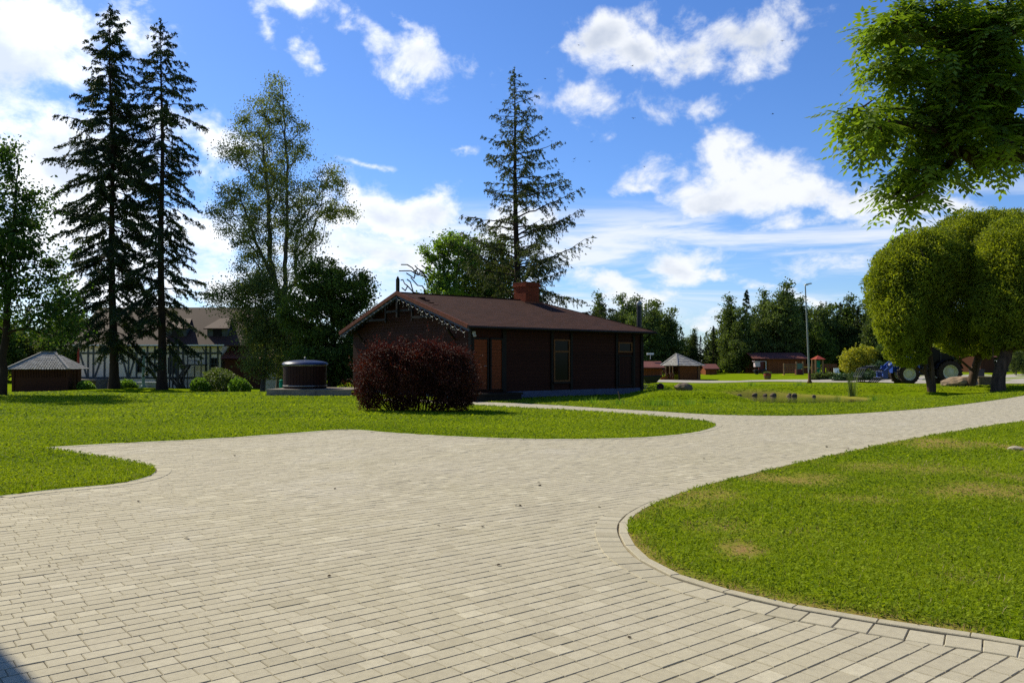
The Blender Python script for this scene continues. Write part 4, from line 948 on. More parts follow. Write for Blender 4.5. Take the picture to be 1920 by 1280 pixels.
# ------------------------------------------------------------------ hot tub on its deck
def hottub():
    c = gp(570, 741); Y = 40.4; c = at(585, 730, Y); k = Y / F
    dk = empty('deck_platform', (c.x, Y - 1.6, 0), R(-3), 'low grey board platform under the round hot tub', 'deck'); x0, x1 = (516 - 585) * k, (672 - 585) * k
    b = MB(); rs = random.Random(1)
    for i in range(24): y = i * .15; b.box(x0, x1, y, y + .14, .26, .30, rs.random())
    b.build('board', M['deck'], dk); b = MB(); b.box(x0 + .02, x1 - .02, .01, .05, -.05, .26); b.box(x0 + .02, x0 + .06, .05, 3.6, -.05, .26); b.box(x0 + 2.3, x0 + 2.36, -.02, .01, -.05, .26); b.build('side_board', M['deck'], dk)
    c = at(570, 730, Y); r = 40 * k; zt = at(570, 681, Y).z
    t = empty('hot_tub', (c.x, Y + .2, .30), 0, 'round dark wooden hot tub with blue domed lid on the grey deck', 'hot tub')
    b = MB(); n = 40
    for i in range(n):
        a0, a1 = 2 * math.pi * i / n + .008, 2 * math.pi * (i + 1) / n - .008; v = rs.random(); z1 = zt - .30 - .06
        b.add([(r * math.cos(a), r * math.sin(a), z) for z in (.02, z1) for a in (a0, a1)], [(0, 1, 3, 2)], v)
    b.lathe([(r - .02, .02), (r - .02, z1)], 40); b.build('barrel', M['tub'], t)
    for z in (.10, z1 - .06): b = MB(); b.lathe([(r + .008, z), (r + .018, z + .01), (r + .018, z + .05), (r + .008, z + .06)], 40); b.build('band', M['band'], t, smooth=True)
    b = MB(); h = at(570, 671, Y).z - zt; b.lathe([(r + .06, z1), (r + .06, z1 + .05)] + [((r + .05) * math.cos(R(a)), z1 + .05 + h * .7 * math.sin(R(a))) for a in range(0, 91, 9)], 40); l = b.build('lid', M['lid'], t, smooth=True)
    b = MB(); b.lathe([(.001, .14), (.05, .13), (.06, .08), (.03, .04), (.03, -.03)], 12, Matrix.Translation((.0, 0, z1 + .05 + h * .7))); b.build('knob', M['band'], l, smooth=True)
    q = at(527, 728, 41.5); g = Hs(q.x, 41.5); o = empty('water_butt', (q.x, 41.5, g), 0, 'narrow green plastic post just left of the hot tub', 'post'); b = MB(); b.lathe([(.001, 0), (.10, 0), (.10, .55), (.08, .58), (.08, .62)], 12); b.build('body', M['green'], o, smooth=True); b = MB(); b.lathe([(.10, .62), (.10, .70), (.001, .74)], 12); b.build('cap', M['green'], o)
    # grey wall and gate piece further back
    q = at(514, 727, 62); g = Hs(q.x, 62); o = empty('block_wall', (q.x, 62, g), 0, 'short grey wall piece with dark rail between birch trunk and hot tub', 'wall'); w = 16 * 62 / F
    b = MB(); b.box(-w, w, 0, .2, -.2, .9); b.box(-w + .2, w, .02, .18, .98, 1.4); b.build('panel', M['galv'], o); b = MB(); b.box(-w - .1, w + .1, -.03, .23, .9, .98); b.build('rail', M['black'], o)
hottub()

# ------------------------------------------------------------------ street lamp, stake, wheelbarrow, stones, reeds
def lamp():
    c = gp(1518, 718.5); o = empty('street_lamp', c, 0, 'tall thin grey lamp post standing beside the far path', 'street lamp'); Ht = at(1512, 537, c.y).z - c.z; tx = (1511.5 - 1518) * c.y / F
    b = MB(); b.tube([(0, 0, 0), (tx * .5, 0, Ht * .5), (tx, 0, Ht)], [.075, .055, .04], 12); b.build('pole', M['galv'], o, smooth=True)
    b = MB(); b.lathe([(.001, 0), (.17, 0), (.17, .12), (.11, .20), (.09, .95), (.075, 1.0)], 14); b.build('base', M['rust'], o, smooth=True)
    b = MB(); b.tube([(tx, 0, Ht - .05), (tx + .02, 0, Ht + .08), (tx + .2, -.05, Ht + .12)], .035, 8); b.build('bracket', M['galv'], o)
    b = MB(); M_ = Matrix.Translation((tx + .02, -.02, Ht + .10)) @ Matrix.Rotation(R(-12), 4, 'Y'); b.box(-.08, .42, -.12, .12, -.02, .05, M=M_); b.box(.0, .38, -.10, .10, .05, .08, M=M_); b.build('lamp_head', M['white'], o)
lamp()
c = gp(1163, 753); b = MB(); b.tube([(0, 0, -.1), (-.05, 0, .25), (-.09, .02, .42)], [.022, .02, .02], 7); o = b.build('wooden_stake', M['postwood']); o.location = c; tag(o, 'short leaning wooden stake in the grass in front of the bath house', 'stake')
def wheelbarrow():
    c = gp(1224, 732); o = empty('wheelbarrow', c, R(4), 'black wheelbarrow parked at the corner of the dark bath house', 'wheelbarrow')
    k = c.y / F; b = MB(); T = [(-.62, -.34, .78), (.48, -.30, .82), (.48, .30, .82), (-.62, .34, .78)]; Bt = [(-.42, -.2, .42), (.14, -.2, .42), (.14, .2, .42), (-.42, .2, .42)]
    b.add(T + Bt, [(0, 1, 5, 4), (1, 2, 6, 5), (2, 3, 7, 6), (3, 0, 4, 7), (4, 5, 6, 7)]); b.tube(T + [T[0]], .014, 5); b.build('tray', M['black'], o)
    wm = Matrix.Translation((.42, 0, .2)) @ Matrix.Rotation(R(90), 4, 'X'); b = MB(); b.lathe([(.12, -.04), (.18, -.05), (.20, 0), (.18, .05), (.12, .04), (.12, -.04)], 22, wm); w_ = b.build('wheel', M['black'], o, smooth=True); b = MB(); b.lathe([(.001, -.03), (.12, -.02), (.12, .02), (.001, .03)], 16, wm); b.build('rim', M['maroon'], w_)
    b = MB()
    for s in (-1, 1): b.tube([(.42, s * .08, .2), (.2, s * .16, .36), (-.5, s * .24, .42), (-1.15, s * .3, .68)], .02, 6); b.tube([(-.35, s * .22, .42), (-.5, s * .24, 0), (-.25, s * .22, .38)], .018, 6)
    b.build('frame', M['black'], o)
wheelbarrow()
def rock(name, loc, size, seed, m, label, group=None, sub=3, flatb=.35, cuts=7, rz=0):
    rs = np.random.default_rng(seed); import bmesh; bm = bmesh.new(); bmesh.ops.create_icosphere(bm, subdivisions=sub, radius=1); me = bpy.data.meshes.new(name)
    pl = [(rnd_unit(1, rs)[0], .62 + .25 * rs.random()) for _ in range(cuts)]
    for v in bm.verts:
        p = np.array(v.co)
        for n, d in pl:
            e = p @ n - d
            if e > 0: p = p - n * e * .9
        p = p * (1 + .05 * math.sin(p[0] * 7 + seed) * math.sin(p[1] * 6) + .03 * math.sin(p[2] * 13 + p[0] * 9)); p = p * np.array(size); p[2] = max(p[2], -size[2] * flatb); v.co = p
    bm.to_mesh(me); bm.free(); me.materials.append(m); o = bpy.data.objects.new(name, me); COL.objects.link(o); o.location = loc; o.rotation_euler = (0, 0, rz); tag(o, label, 'rock', group); return o
q = gp(1800, 730.5); rock('boulder', (q.x, q.y, q.z + .20), (1.15, .55, .46), 21, M['stone'], 'long pale tan boulder lying on the grass between the willow trunks', rz=R(-8))
rock('boulder', (7.5, 36.2, Hs(7.5, 36.2) + .12), (.42, .34, .24), 8, M['stonedark'], 'flat brown stone on top of the grassy mound by the pond')
for i, (px, py, s, lb) in enumerate(((1529, 710.5, .42, 'pale round garden stone nearest the lamp post'), (1541, 710, .60, 'middle pale stone in the row under the golden shrubs'), (1553, 711, .55, 'flat pale stone at the right end of the row by the junipers'))):
    q = gp(px, py); rock('garden_stone', (q.x, q.y, q.z + s * .25), (s * 1.1, s * .8, s * .62), 30 + i, M['stonepale'], lb, 'stones edging the shrub bed')
q = gp(1907, 845); rock('garden_stone', (q.x, q.y, .03), (.16, .12, .06), 40, M['stonepale'], 'small pale stone on the lawn at the right edge of the picture')
# brown stones along the pond's far bank
for i in range(16):
    t = i / 15; px = 1352 + t * 190 + random.uniform(-4, 4); a = R(150 - 110 * t); x = 15.1 + 4.3 * math.cos(a) + random.uniform(-.45, .45); y = 46 + 5.1 * math.sin(a) + random.uniform(-.3, .5); s = random.uniform(.06, .2)
    rock('bank_stone', (x, y, max(-.5, Hs(x, y)) + random.uniform(-.02, .06)), (s * 1.2, s, s * .9), 50 + i, M['stonedark'], 'rough brown stone in the row along the far bank of the pond', 'stones along the pond bank', sub=2)
def reeds(px, py, name, n, h, label, spread=.25, mt='hedge', seed=0, w=.03):
    q = gp(px, py); rs = np.random.default_rng(seed); B = MB(); o = empty(name, q, 0, label, 'reeds' if 'reed' in name else 'grass tuft')
    for i in range(n):
        a = rs.random() * 6.28; r = spread * rs.random(); hh = h * (.55 + .5 * rs.random()); l = (.15 + .3 * rs.random()) * hh * .6; p = np.array((r * math.cos(a), r * math.sin(a), -.05)); d = np.array((math.cos(a), math.sin(a), 0)); sd = np.array((-d[1], d[0], 0)) * w / 2
        pts = [p + d * l * (t ** 2) + np.array((0, 0, hh * t)) for t in (0, .35, .7, 1)]
        V = []
        for j, c in enumerate(pts): ww = 1 - j / 3.3; V += [c - sd * ww, c + sd * ww]
        B.add(V, [(0, 1, 3, 2), (2, 3, 5, 4), (4, 5, 7, 6)], rs.random())
    B.build('leaf', L[mt], o); return o
reeds(1598, 746, 'reed_clump', 60, 1.7, 'tall thin clump of green reeds standing right of the pond', .26, 'hedge', 3, .035)
for i, (px, py) in enumerate(((1395, 732), (1410, 733), (1330, 757), (1250, 762), (1222, 761), (1290, 760), (1160, 759), (1110, 757), (1500, 741), (1540, 745), (1640, 752), (1570, 748), (1060, 752), (1215, 740))):
    reeds(px, py, 'grass_tuft', 60, random.uniform(.28, .5), 'tuft of long green grass growing by the pond and mound', .45, 'shrub', 60 + i, .03)['group'] = 'long grass tufts round the pond'

# ------------------------------------------------------------------ tractor with grapple under the willows
def tractor():
    Y = 61.5; k = Y / F; c = at(1731, 717, Y); g = Hs(c.x, Y) + .05
    o = empty('tractor', (c.x, Y, g), R(180 - 4), 'blue tractor with cream rims and black bale grapple parked under the willows', 'tractor')
    def wheel(x, y, r, wd, nm):
        Mx = Matrix.Translation((x, y, r)) @ Matrix.Rotation(R(90), 4, 'X'); b = MB(); ri = r * .62
        b.lathe([(ri, -wd / 2), (r * .86, -wd / 2), (r * .96, -wd * .42), (r * .965, wd * .42), (r * .86, wd / 2), (ri, wd / 2)], 36, Mx); n = 22
        for i in range(n):
            a = 2 * math.pi * i / n
            for s in (-1, 1):
                MM = Mx @ Matrix.Rotation(a + s * .06, 4, 'Z') @ Matrix.Translation((r * .985, 0, s * wd * .24)) @ Matrix.Rotation(s * .6, 4, 'X'); b.box(-.035, .035, -.035, .035, -wd * .27, wd * .27, M=MM)
        w_ = b.build(nm, M['tyre'], o)
        b = MB()
        for s in (-1, 1): b.lathe([(ri + .02, s * wd * .5), (ri - .03, s * wd * .5), (ri - .06, s * wd * .28), (ri * .62, s * wd * .22), (ri * .55, s * wd * .30), (ri * .28, s * wd * .32), (.001, s * wd * .36)], 30, Mx)
        b.build('rim', M['rim'], w_, smooth=True); b = MB()
        for s in (1,):
            for i in range(8): a = 2 * math.pi * i / 8; b.box(-.02, .02, -.02, .02, s * wd * .3, s * wd * .36, M=Mx @ Matrix.Translation((ri * .4 * math.cos(a), ri * .4 * math.sin(a), 0)))
            b.lathe([(ri * .2, s * wd * .35), (ri * .2, s * wd * .42), (.001, s * wd * .43)], 12, Mx)
        b.build('hub', M['rust'], w_)
    fx = (1741 - 1706) * k; bx = (1741 - 1778) * k
    for s in (-1, 1): wheel(fx, s * .85, 18 * k, .42, 'wheel'); wheel(bx, s * .88, 21.5 * k, .58, 'wheel')
    b = MB(); x0, x1 = .25, fx + .95
    prof = [(x0, 1.25, 2.05), (x0 + .9, 1.22, 2.02), (x1 - .35, 1.1, 1.85), (x1, 1.0, 1.5)]
    V = []
    for x, zl, zh in prof: V += [(x, -.36, zl - .2), (x, .36, zl - .2), (x, .40, zh - .25), (x, .26, zh), (x, -.26, zh), (x, -.40, zh - .25)]
    b.add(V, [(i * 6 + j, i * 6 + (j + 1) % 6, (i + 1) * 6 + (j + 1) % 6, (i + 1) * 6 + j) for i in range(3) for j in range(6)]); b.poly([V[18 + j] for j in range(6)]); b.poly([V[j] for j in range(6)]); b.build('hood', M['blue'], o)
    b = MB(); b.box(bx - .35, fx + .5, -.24, .24, .62, 1.1); b.box(fx - .12, fx + .12, -.7, .7, .62, .82); b.box(bx - .2, bx + .2, -.7, .7, .72, 1.1); b.box(x0 - .1, x0 + .7, -.75, -.45, .5, .95); b.build('chassis', M['black'], o)
    # cab
    b = MB(); cx0, cx1 = bx - .45, .35
    for x, y in ((cx0, .62), (cx1, .55), (cx0 + .9, .66)):
        for s in (-1, 1): b.beam((x, s * y, 1.15), (x * .96, s * y * .94, 2.85), .08, .08)
    b.box(cx0, cx1, -.66, .66, 1.08, 1.22); b.build('cab_frame', M['black'], o)
    b = MB(); b.box(cx0 + .05, cx1 - .05, -.60, .60, 1.25, 2.80); b.build('cab_glass', M['glass'], o)
    b = MB(); b.box(cx0 - .12, cx1 + .15, -.72, .72, 2.85, 2.98); b.box(cx0, cx1, -.6, .6, 2.98, 3.06); b.build('cab_roof', M['blue'], o)
    for s in (-1, 1):
        b = MB(); R_ = 21.5 * k + .12; n = 10
        V = []
        for i in range(n + 1): a = R(15 + 150 * i / n); V += [(bx + R_ * math.cos(a), s * .62, 21.5 * k + R_ * math.sin(a)), (bx + R_ * math.cos(a), s * 1.14, 21.5 * k + R_ * math.sin(a))]
        b.add(V, [(2 * i, 2 * i + 1, 2 * i + 3, 2 * i + 2) for i in range(n)]); b.build('rear_fender', M['black'], o, smooth=True)
        b = MB(); R_ = 18 * k + .08; V = []
        for i in range(n + 1): a = R(20 + 120 * i / n); V += [(fx + R_ * math.cos(a), s * .62, 18 * k + R_ * math.sin(a)), (fx + R_ * math.cos(a), s * 1.06, 18 * k + R_ * math.sin(a))]
        b.add(V, [(2 * i, 2 * i + 1, 2 * i + 3, 2 * i + 2) for i in range(n)]); b.build('front_fender', M['black'], o, smooth=True)
        # loader arm
        b = MB(); b.beam((.55, s * .55, .8), (.55, s * .55, 1.75), .14, .2); b.beam((.5, s * .58, 1.7), (fx + .75, s * .58, 1.65), .12, .2); b.beam((fx + .7, s * .58, 1.7), (fx + 1.75, s * .58, .75), .12, .2)
        b.beam((fx + .2, s * .58, 1.25), (fx + 1.45, s * .58, 1.3), .09, .09); b.box(fx + 1.4, fx + 1.75, s * .58 - .12, s * .58 + .12, .4, 1.0); b.build('loader_arm', M['blue'], o)
        b = MB(); b.box(fx + .85, fx + .95, s * .28 - .09, s * .28 + .09, 1.35, 1.5); b.build('headlight', M['white'], o)
    b = MB(); b.box(fx + 1.55, fx + 1.8, -.6, .6, .35, .5); b.box(fx + 1.55, fx + 1.75, -.6, .6, .85, 1.0); b.build('loader_frame', M['blue'], o)
    b = MB(); b.tube([(.5, -.5, 1.6), (.5, -.5, 2.75), (.56, -.5, 2.85)], .045, 8); b.build('exhaust', M['black'], o)
    b = MB()
    for y in (-.85, -.45, 0, .45, .85):
        b.tube([(fx + 1.8, y, .42), (fx + 2.3, y, .10), (fx + 3.1, y, .12), (fx + 3.35, y, .5)], .035, 6); b.tube([(fx + 1.8, y, .95), (fx + 2.4, y, 1.3), (fx + 3.05, y, 1.12), (fx + 3.35, y, .55)], .035, 6)
    for x, z in ((fx + 1.85, .45), (fx + 1.85, .95), (fx + 2.4, 1.3), (fx + 3.35, .52), (fx + 3.0, 1.12), (fx + 2.7, .1)): b.tube([(x, -.9, z), (x, .9, z)], .035, 6)
    b.tube([(fx + 1.85, .9, .45), (fx + 2.6, .9, .8), (fx + 3.3, .9, .55)], .03, 6); b.build('grapple', M['black'], o)
tractor()

# ------------------------------------------------------------------ playground in front of the cabin
def play():
    Y = 100.0; k = Y / F
    def base(px): c = at(px, 700, Y); return Vector((c.x, Y, Hs(c.x, Y)))
    c = base(1488); o = empty('climbing_frame', c, 0, 'wooden climbing frame with rope net and grey green board in front of the long cabin', 'climbing frame'); X = lambda px: (px - 1488) * k
    zt = lambda py: at(1488, py, Y).z - c.z
    for px, py in ((1470, 681), (1493.5, 677.5), (1505.5, 677.5)): b = MB(); b.tube([(X(px), 0, -.1), (X(px), 0, zt(py))], .10, 8); b.build('post', M['postwood'], o)
    b = MB(); b.tube([(X(1470), 0, zt(683)), (X(1493), 0, zt(683))], .05, 6)
    b.build('crossbar', M['postwood'], o); b = MB()
    for i in range(5): z = zt(686 + i * 3); b.tube([(X(1470), 0, z), (X(1493), 0, z)], .018, 4)
    for i in range(1, 7): x = X(1470) + (X(1493) - X(1470)) * i / 7; b.tube([(x, 0, zt(683)), (x, 0, zt(699))], .018, 4)
    b.build('rope_net', M['postwood'], o)
    b = MB(); b.box(X(1494.5), X(1504.5), -.05, .05, zt(692), zt(681)); b.build('board', M['greenboard'], o); b = MB(); b.box(X(1495), X(1504.5), -.1, .9, 0, zt(692.5)); b.build('locker', M['maroon'], o)
    b = MB(); b.box(X(1467), X(1493), -.5, .3, 0, .05); b.build('plank', M['yellow'], o)
    Y2 = 108.0; k2 = Y2 / F; c = at(1537, 697, Y2); g = Hs(c.x, Y2); o = empty('play_tower', (c.x, Y2, g), 0, 'small wooden play tower with red pointed roof', 'play tower'); z = lambda py: at(1537, py, Y2).z - g
    for sx in (-1, 1):
        for y in (0, 1.2): b = MB(); b.box(sx * .5 - .1 if sx < 0 else .3, sx * .5 + .1 if sx < 0 else .5, y - .08, y + .08, 0, z(673)); b.build('post', M['postwood'], o)
    b = MB(); e = 9 * k2
    cor = [(-e, -.5, z(673.5)), (e, -.5, z(673.5)), (e, 1.7, z(673.5)), (-e, 1.7, z(673.5))]
    for i in range(4): b.add([cor[i], cor[(i + 1) % 4], (0, .6, z(666))], [(0, 1, 2)])
    b.build('roof', M['redroof'], o); b = MB(); b.box(-.25, .25, .5, .56, 0, z(676)); b.build('slide_panel', M['green'], o)
    b = MB(); b.box(-.3, .3, 0, 1.2, .7, .78); b.build('platform', M['postwood'], o)
    Y3 = 112.0; k3 = Y3 / F
    for (a, b_, lb) in ((1513, 1529, 'red lattice fence piece between cabin and play tower'), (1546, 1568, 'red lattice fence piece right of the play tower')):
        c = at((a + b_) / 2, 690, Y3); g = Hs(c.x, Y3); o = empty('lattice_fence', (c.x, Y3, g), 0, lb, 'fence', 'red lattice fence pieces'); w2 = (b_ - a) / 2 * k3; zz = lambda py: at(1540, py, Y3).z - g
        b = MB(); b.box(-w2, w2, -.04, .04, zz(683.5), zz(682)); b.box(-w2, w2, -.04, .04, zz(689), zz(687.5)); n = max(3, int((b_ - a) / 4))
        for i in range(n + 1): x = -w2 + 2 * w2 * i / n; b.box(x - .1, x + .1, -.05, .03, 0, zz(682))
        b.build('rail', M['hutwall'], o); b = MB()
        for i in range(n): x = -w2 + 2 * w2 * (i + .5) / n; b.box(x - .09, x + .09, .0, .02, zz(687.5), zz(683.5))
        b.build('slat', M['postwood'], o)
    # yellow bench plank
    c = at(1512, 692, 103); b = MB(); b.box(-.6, .6, -.1, .3, .9, 1.0); b.box(-.5, -.42, -.1, .3, 0, .9); b.box(.42, .5, -.1, .3, 0, .9); o = b.build('plank_table', M['yellow']); o.location = (c.x, 103, Hs(c.x, 103)); tag(o, 'yellow plank table just left of the lamp post', 'table')
    # wooden planter in front of the cabin
    c = gp(1439, 711); o = empty('barrel_planter', c, 0, 'half barrel planter with a red brown face standing alone on the lawn behind the path', 'planter'); b = MB(); b.lathe([(.001, 0), (.30, 0), (.38, .3), (.40, .5), (.36, .62), (.33, .55)], 16); b.build('barrel', M['pot'], o, smooth=True)
    rs2 = np.random.default_rng(5); b = MB(); n = 240; u = rnd_unit(n, rs2); leaves(b, u * np.array((.42, .35, .14)) + np.array((0, 0, .68)), .12, .06, rs2, rs2.random(n)); b.build('plants', L['hedge'], o)
    b = MB(); b.lathe([(.33, .1), (.395, .32), (.40, .36)], 16); b.build('hoop', M['postwood'], o)
    # little covered handcart at the cabin porch
    Y4 = 104.0; c = at(1424, 700, Y4); g = Hs(c.x, Y4); o = empty('covered_cart', (c.x, Y4, g), 0, 'small cart with pale pink canopy at the left porch of the long cabin', 'cart'); k4 = Y4 / F
    b = MB(); b.add([(-.62, -.4, 1.0), (.35, -.4, 1.0), (.35, -.4, 1.55), (-.7, -.4, 1.62)], [(0, 1, 2, 3)]); b.box(-.75, .72, -.5, .6, 1.62, 1.68); b.box(-.6, .3, -.38, .5, .95, 1.5); b.build('canopy', M['pink'], o)
    b = MB(); b.box(.0, .4, -.45, .5, .5, 1.55); b.build('panel', M['maroon'], o); b = MB(); b.box(-.7, .7, -.4, .5, .42, .55); b.build('bed', M['black'], o)
    for x in (-.5, .45): b = MB(); b.lathe([(.2, -.05), (.34, -.05), (.34, .05), (.2, .05), (.2, -.05)], 18, Matrix.Translation((x, -.5, .34)) @ Matrix.Rotation(R(90), 4, 'X')); b.build('wheel', M['black'], o)
    b = MB(); b.tube([(.7, -.4, .4), (.7, -.4, 1.62)], .04, 6); b.build('post', M['white'], o)
    # white low seat by the golden bush
    c = at(1571, 692, 100); b = MB(); g = Hs(c.x, 100); b.box(-.32, .32, 0, .5, .3, .38); b.box(-.32, .32, .45, .52, .38, .9)
    for x in (-.28, .24):
        for y in (.02, .44): b.box(x, x + .05, y, y + .05, 0, .3)
    o = b.build('garden_chair', M['white']); o.location = (c.x, 100, g); tag(o, 'tiny white garden chair left of the golden bush', 'chair')
    # dark square bin behind the right willow trunk
    c = gp(1872, 723); o = empty('stone_block', (c.x, c.y + .8, c.z), R(5), 'low dark square block on the grass behind the rightmost willow trunk', 'block'); b = MB(); b.box(-.85, .85, 0, .8, 0, .52); b.box(-.9, .9, -.04, .84, .52, .58); b.build('body', M['stonedark'], o)
    c = at(1836, 703, 66); g = Hs(c.x, 66); o = empty('waste_bin', (c.x, 66, g), 0, 'dark box bin on the yard between the willow trunks', 'bin'); b = MB(); b.box(-.42, .42, 0, .7, .05, .95); b.build('body', M['black'], o); b = MB(); b.box(-.46, .46, -.04, .74, .95, 1.02); b.build('lid', M['black'], o)
play()

# ------------------------------------------------------------------ trees
def spr_prof(pts):
    xs = [p[0] for p in pts]; ys = [p[1] for p in pts]; return lambda t: float(np.interp(t, xs, ys))
def spruces():
    Y = 66.0
    b = at(213, 729, Y); b.z = Hs(b.x, Y); Ht = at(197, 12, Y).z - b.z; k = Y / F
    spruce_obj(b, Ht, spr_prof([(.08, 3.0), (.14, 4.2), (.25, 4.5), (.45, 4.2), (.6, 4.3), (.72, 3.4), (.85, 2.3), (.93, 1.5), (1, .4)]), 3.4, 101, L['spruce'], M['barkdark'], 'tallest dark spruce with broad ragged crown, left one of the tall pair', nb=250, card=.27, dens=1.2, r=.34, lean=-.65, sag=.42)
    b = at(303, 729, Y - 1.5); b.z = Hs(b.x, Y - 1.5); Ht = at(296, 38, Y - 1.5).z - b.z
    spruce_obj(b, Ht, spr_prof([(.08, 2.4), (.14, 3.3), (.3, 3.6), (.5, 3.2), (.66, 3.8), (.78, 2.9), (.9, 1.8), (1, .4)]), 3.4, 107, L['spruce'], M['barkdark'], 'slimmer dark spruce just right of the tallest one', nb=200, card=.27, dens=1.05, r=.33, lean=-.3, sag=.42)
    Y = 56.0; b = at(974, 720, Y); b.z = Hs(b.x, Y); Ht = at(963, 130, Y).z - b.z
    spruce_obj(b, Ht, spr_prof([(.15, 5.4), (.3, 4.6), (.45, 3.8), (.6, 3.3), (.75, 2.3), (.88, 1.35), (1, .3)]), 3.0, 113, L['spruce2'], M['barkdark'], 'open thin spruce with bare showing trunk rising behind the bath house chimney', nb=165, card=.22, dens=.8, r=.30, lean=-.4, sag=.16, gap=.3,
               side=lambda a, t: (1.3 if math.cos(a) > 0 else 1.0))
spruces()
def broadleaf():
    # left edge maple
    Y = 40.0; b = at(4, 742, Y); b.z = Hs(b.x, Y); k = Y / F
    E = [ell(-20, 330, 60, 70, Y, b), ell(30, 300, 28, 50, Y, b), ell(-40, 430, 95, 80, Y, b), ell(60, 390, 50, 45, Y, b), ell(45, 480, 75, 45, Y, b), ell(70, 540, 75, 40, Y, b, dy=.4), ell(-40, 560, 90, 60, Y, b), ell(110, 570, 40, 26, Y, b, dy=-.3), ell(85, 610, 60, 26, Y, b)]
    tree_obj('maple_tree', b, [[(0, 0, 0), (.15, 0, 4), (.3, .1, 7.5), (.55, .1, 11.5)], [(.2, 0, 5), (-.6, .2, 8), (-1.2, .2, 11)]], E, 260, 70, L['maple'], M['barkdark'], 5, r_base=.17, Lf=.17, Wf=.12, sig=.30, shell=.1, label='dark leafy tree with gaps in its crown at the left edge of the lawn', up=.3)
    # birch
    Y = 60.0; b = at(526, 728, Y); b.z = Hs(b.x, Y)
    E = [ell(522, 165, 30, 30, Y, b, wt=1.3), ell(500, 215, 48, 40, Y, b), ell(450, 215, 12, 25, Y, b), ell(560, 230, 22, 25, Y, b), ell(490, 290, 70, 50, Y, b), ell(560, 290, 30, 30, Y, b), ell(435, 290, 30, 22, Y, b), ell(500, 370, 85, 55, Y, b), ell(610, 340, 42, 30, Y, b), ell(640, 400, 30, 12, Y, b, wt=1.5), ell(600, 395, 40, 28, Y, b), ell(430, 370, 32, 30, Y, b), ell(470, 440, 62, 45, Y, b), ell(560, 440, 50, 45, Y, b), ell(415, 400, 22, 12, Y, b), ell(480, 510, 50, 40, Y, b), ell(560, 510, 40, 40, Y, b)]
    s = Y / F
    tree_obj('birch_tree', b, [[(0, 0, 0), (0, 0, 3.4), (.25, 0, 7), (.35, 0, 12), (.3, .2, 17), (-.1, .1, 22.5)], [(0, 0, 6), (-.9, .2, 10), (-1.0, .1, 14), (-1.6, .2, 19)], [(0, 0, 7), (-1.9, -.3, 11), (-3.2, -.3, 15)]], E, 560, 84, L['birch'], M['barkgrey'], 6, r_base=.30, Lf=.145, Wf=.085, sig=.32, droop=.9, shell=0, up=.9, label='tall airy birch with forked grey stems and small olive leaves')
    # shrubby growth at the birch's foot
    Y = 58.0; bb = at(455, 728, Y); bb.z = Hs(bb.x, Y)
    E = [ell(440, 560, 42, 26, Y, bb), ell(480, 580, 45, 70, Y, bb), ell(500, 650, 50, 60, Y, bb), ell(530, 590, 40, 60, Y, bb), ell(400, 555, 14, 10, Y, bb), ell(470, 540, 40, 22, Y, bb), ell(560, 640, 34, 50, Y, bb)]
    tree_obj('goat_willow_tree', bb, [[(1.4, 0, 0), (1.6, 0, 3), (1.2, 0, 6)], [(1.6, 0, 1), (2.6, .2, 4), (2.8, .1, 6.5)]], E, 340, 85, L['birch'], M['barkgrey'], 9, r_base=.15, Lf=.15, Wf=.09, sig=.38, shell=.2, label='grey green bushy tree filling the space below the tall birch')
    # dark round tree behind the hot tub
    Y = 52.0; b = at(622, 735, Y); b.z = Hs(b.x, Y)
    E = [ell(605, 520, 42, 40, Y, b), ell(645, 545, 50, 50, Y, b), ell(590, 590, 60, 60, Y, b), ell(660, 610, 45, 55, Y, b), ell(620, 660, 70, 50, Y, b), ell(685, 560, 18, 30, Y, b), ell(580, 690, 40, 35, Y, b), ell(655, 690, 45, 35, Y, b)]
    tree_obj('linden_tree', b, [[(0, 0, 0), (.1, 0, 3), (-.1, 0, 7)]], E, 420, 115, L['oak'], M['barkdark'], 12, r_base=.25, Lf=.16, Wf=.11, sig=.28, shell=.35, label='dense dark round tree between the birch and the bath house gable')
    # bright tree with bare boughs, darker tree right of it
    Y = 62.0; b = at(850, 720, Y); b.z = Hs(b.x, Y)
    E = [ell(850, 460, 38, 22, Y, b), ell(810, 475, 28, 16, Y, b), ell(860, 500, 40, 34, Y, b), ell(825, 520, 32, 26, Y, b), ell(840, 555, 50, 24, Y, b), ell(885, 480, 22, 26, Y, b)]
    rs = np.random.default_rng(3); bare = np.array([tuple(np.array(at(px, py, Y + rs.normal(0, .8))) - np.array(b)) for px, py in [(752 + 52 * (i * .618 % 1), 496 + 54 * (i * .37 % 1)) for i in range(26)] + [(752, 525), (762, 512), (770, 530), (778, 498), (785, 515), (792, 482), (790, 462), (760, 545), (775, 548), (800, 500), (748, 508), (783, 535), (800, 520), (795, 545), (810, 450), (770, 520), (780, 506)]])
    tree_obj('walnut_tree', b, [[(0, 0, 0), (-.1, 0, 4), (-.6, 0, 7.5), (-.8, 0, 10)]], E, 190, 60, L['lime'], M['barkgrey'], 14, r_base=.22, Lf=.2, Wf=.13, sig=.24, shell=0, label='bright green tree with leafless grey boughs on its left, behind the house ridge', bare=bare, minr=.045)
    Y = 64.0; b = at(915, 720, Y); b.z = Hs(b.x, Y)
    E = [ell(915, 475, 40, 40, Y, b), ell(905, 530, 50, 40, Y, b), ell(945, 510, 28, 45, Y, b), ell(950, 560, 40, 30, Y, b), ell(890, 570, 45, 30, Y, b)]
